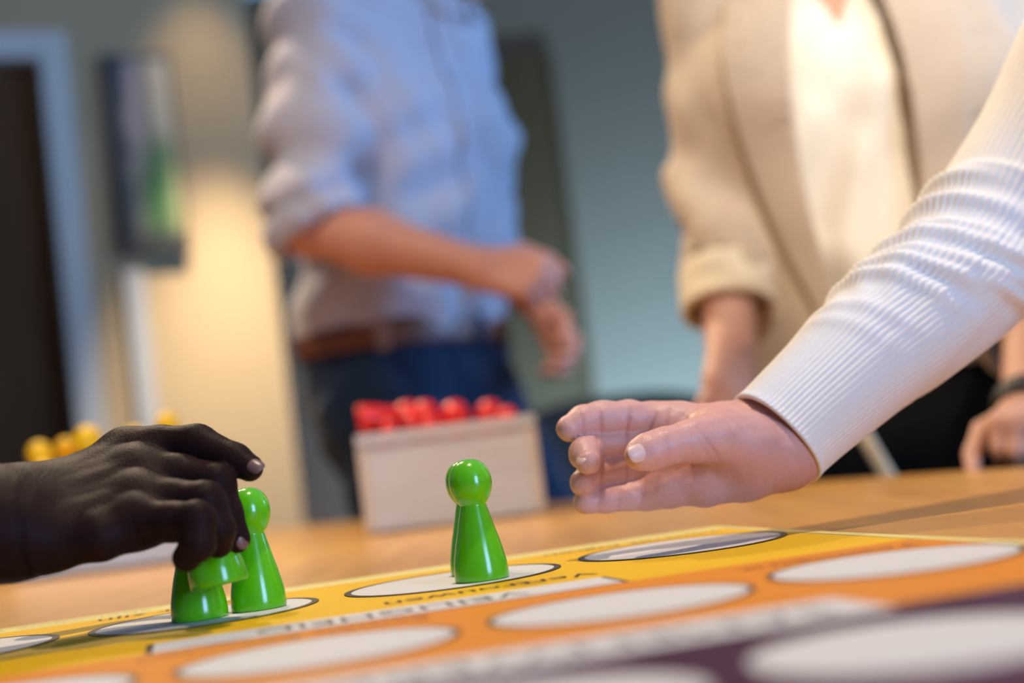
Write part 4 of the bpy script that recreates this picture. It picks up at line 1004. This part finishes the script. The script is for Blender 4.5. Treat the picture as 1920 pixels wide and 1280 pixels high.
# ------------------------------------------------------------------ the rest of the two people whose arms reach into the picture
def figure(root, arm, sh, el, fe, side, lean, fwd, hips, sk, topm, botm, sleeve_r, hair_len):
    """joins a coarse body to the finely built arm of root and dresses it; side = +1 when the reaching arm is the right one"""
    fw = np.array([fwd[0], fwd[1], 0.0]); fw /= np.linalg.norm(fw); rt = np.array([fw[1], -fw[0], 0]) * side; up = np.array([0, 0, 1.0])
    sh = np.array(sh); hips = np.array(hips); chs = sh - rt * .155 - up * .10 - fw * .02; nck = sh - rt * .165 + up * .055 + fw * .01; hd = nck + up * .135 + fw * .07
    s2 = sh - rt * .33; e2 = s2 - up * .27 - fw * .04 - rt * .05; w2 = e2 - up * .05 + fw * .21
    hp = [hips + rt * .085, hips - rt * .085]; kn = [h * np.array([1, 1, 0]) + up * .49 + fw * .02 for h in hp]; an = [h * np.array([1, 1, 0]) + up * .09 for h in hp]
    def torso(p, g=0.0):
        d = None
        for s in (-1, 1):
            e = chain(p, [hips + rt * .075 * s, (hips + chs) / 2 + rt * .065 * s, chs + rt * .085 * s, chs + rt * .09 * s + up * .07, nck - up * .05 + rt * .05 * s], [.112 + g, .102 + g, .112 + g, .085 + g, .05 + g], .05); d = e if d is None else smin(d, e, .1)
        return d
    def legs(p, g=0.0):
        d = None
        for h, k, a in zip(hp, kn, an):
            e = chain(p, [h, k, a], [.098 + g, .06 + g, .043 + g], .03); d = e if d is None else smin(d, e, .03)
        return d
    h2 = mini_hand(w2, fw - up * .15, -up, rt, .4, .18)
    def body(p):
        d = smin(torso(p, -.012), legs(p, -.012), .05); d = smin(d, chain(p, [nck - up * .07, nck + up * .04, hd - up * .05], [.056, .05, .05]), .045); d = smin(d, head_sdf(p, hd, fw), .03)
        d = smin(d, chain(p, [sh, el, fe], [.046, .036, .030], .02), .03); d = smin(d, chain(p, [s2, e2, w2], [.046, .037, .028], .02), .03); d = smin(d, hand_sdf(p, h2), .012)
        for a in an: d = smin(d, chain(p, [a, a - up * .045, a + fw * .16 - up * .062], [.042, .042, .027]), .03)
        return d
    lo, hi = bbox([hd + up * .13, s2, w2, h2[0][1][0][-1], sh, el, fe] + hp + [a + fw * .17 for a in an] + [a - up * .09 for a in an], .12)
    o = shift(sdf_mesh('coarse', body, lo, hi, .008, sk), root)
    bm = bmesh.new(); bm.from_mesh(arm.data); bm.from_mesh(o.data); bm.to_mesh(arm.data); bm.free(); smooth(arm.data); me = o.data; bpy.data.objects.remove(o); bpy.data.meshes.remove(me)
    def top(p):
        d = smin(np.maximum(torso(p, .010), hips[2] - .05 - p[:, 2]), chain(p, [sh, (sh + el) / 2], [sleeve_r * 1.08, sleeve_r], .02), .05); d = smin(d, chain(p, [s2, e2, w2 * .9 + e2 * .1], [.064, .056, .045], .02), .05)
        for a in (sh, s2): d = smin(d, chain(p, [a + up * .02, nck - up * .02], [.05, .05]), .06)
        d = smin(d, chain(p, [nck - up * .05, nck + up * .015], [.072, .064]), .03) + .004 * wob(p, 22, 3.0)
        return smax(d, p[:, 2] - nck[2] - .02, .01)
    lo, hi = bbox([hips, nck, sh, el, s2, e2, w2], .16); shift(sdf_mesh('jumper', top, lo, hi, .009, topm, root), root)
    def bot(p): return np.maximum(np.maximum(smin(torso(p, .002), legs(p, .013), .05) + .003 * wob(p, 20), p[:, 2] - hips[2] - .06), .05 - p[:, 2])
    lo, hi = bbox(hp + kn + an + [hips], .16); lo[2] = .03; shift(sdf_mesh('trousers', bot, lo, hi, .011, botm, root), root)
    for a in an:
        def shoe(p, a=a):
            d = chain(p, [a - up * .042 - fw * .03, a + fw * .06 - up * .045, a + fw * .17 - up * .055], [.044, .043, .031]); return np.maximum(d, -p[:, 2] + .002)
        lo, hi = bbox([a - up * .08, a + fw * .2, a], .06); lo[2] = -.01; shift(sdf_mesh('shoe', shoe, lo, hi, .010, M['black_cloth'], root), root)
    head_parts(root, hd, fw, sk, hair_len, hair_len > 0)
RA = bpy.data.objects['person.001']; LA = bpy.data.objects['person']
def part_of(r, n): return [c for c in r.children if c.name.startswith(n)][0]
figure(RA, part_of(RA, 'body'), P(2235, -190, .99), P(1985, 270, .945), P(1760, 550, .90), 1, 0, (-1.0, -.12), (.86, 1.13, .93), M['fair_skin'], M['knit'], M['denim'], .062, .14)
figure(LA, part_of(LA, 'body'), (-.80, .52, 1.17), P(-420, 1010, .68), P(-200, 990, .685), 1, 0, (.95, .30), (-1.06, .74, .92), M['dark_skin'], M['navy'], M['black_cloth'], .056, 0.0)

# ------------------------------------------------------------------ the black chair by the back wall
def chair():
    c = P(1192, 735, 2.95); root = empty('office_chair', (c[0], c[1], 0), math.radians(8)); tag(root, 'black upholstered office chair with a rounded back near the back wall', 'chair')
    top = c[2] + .01; bm = bmesh.new(); n, m_ = 18, 12; vs = []
    for side in (0, 1):
        for j in range(m_ + 1):
            for i in range(n + 1):
                x = (i / n - .5) * 2; z = j / m_; w = .235 - .03 * (1 - z) ** 2
                zt = .46 + (top - .46) * z - .045 * abs(x) ** 3 * z; y = .20 - .05 * (1 - x * x) * -1 + .06 * z - (.045 if side else 0)
                vs.append(bm.verts.new((x * w, y, zt)))
    K = (n + 1) * (m_ + 1)
    for side in (0, 1):
        for j in range(m_):
            for i in range(n):
                a = side * K + j * (n + 1) + i; q = (vs[a], vs[a + 1], vs[a + n + 2], vs[a + n + 1]); bm.faces.new(q if side == 0 else q[::-1])
    bd = [j * (n + 1) for j in range(m_ + 1)]; loop = list(range(n + 1)) + [j * (n + 1) + n for j in range(1, m_ + 1)] + [m_ * (n + 1) + i for i in range(n - 1, -1, -1)] + [j * (n + 1) for j in range(m_ - 1, 0, -1)]
    for a, b in zip(loop, loop[1:] + loop[:1]): bm.faces.new((vs[a], vs[K + a], vs[K + b], vs[b]))
    bmesh.ops.recalc_face_normals(bm, faces=bm.faces); from_bm('backrest', bm, M['black'], root, True)
    box_obj('seat', M['black'], root, -.24, .24, -.25, .22, .43, .50, .025)
    link_mesh('post', tube_mesh('post', [(0, 0, .12), (0, 0, .43)], .028, 16), M['steel'], root)
    link_mesh('back_support', tube_mesh('back_support', [(0, .1, .42), (0, .24, .43), (0, .265, .60)], .018, 12), M['black_plastic'], root)
    for k in range(5):
        a = 2 * PI * k / 5 + .3; e = (.29 * math.cos(a), .29 * math.sin(a), .075)
        lg = link_mesh('leg', tube_mesh('leg', [(0, 0, .13), e], [.024, .016], 10), M['black_plastic'], root)
        ca = from_bm('caster', (lambda b: (bmesh.ops.create_uvsphere(b, u_segments=12, v_segments=8, radius=.03), b)[1])(bmesh.new()), M['black_plastic'], lg, True); ca.location = (e[0], e[1], .031)
chair()
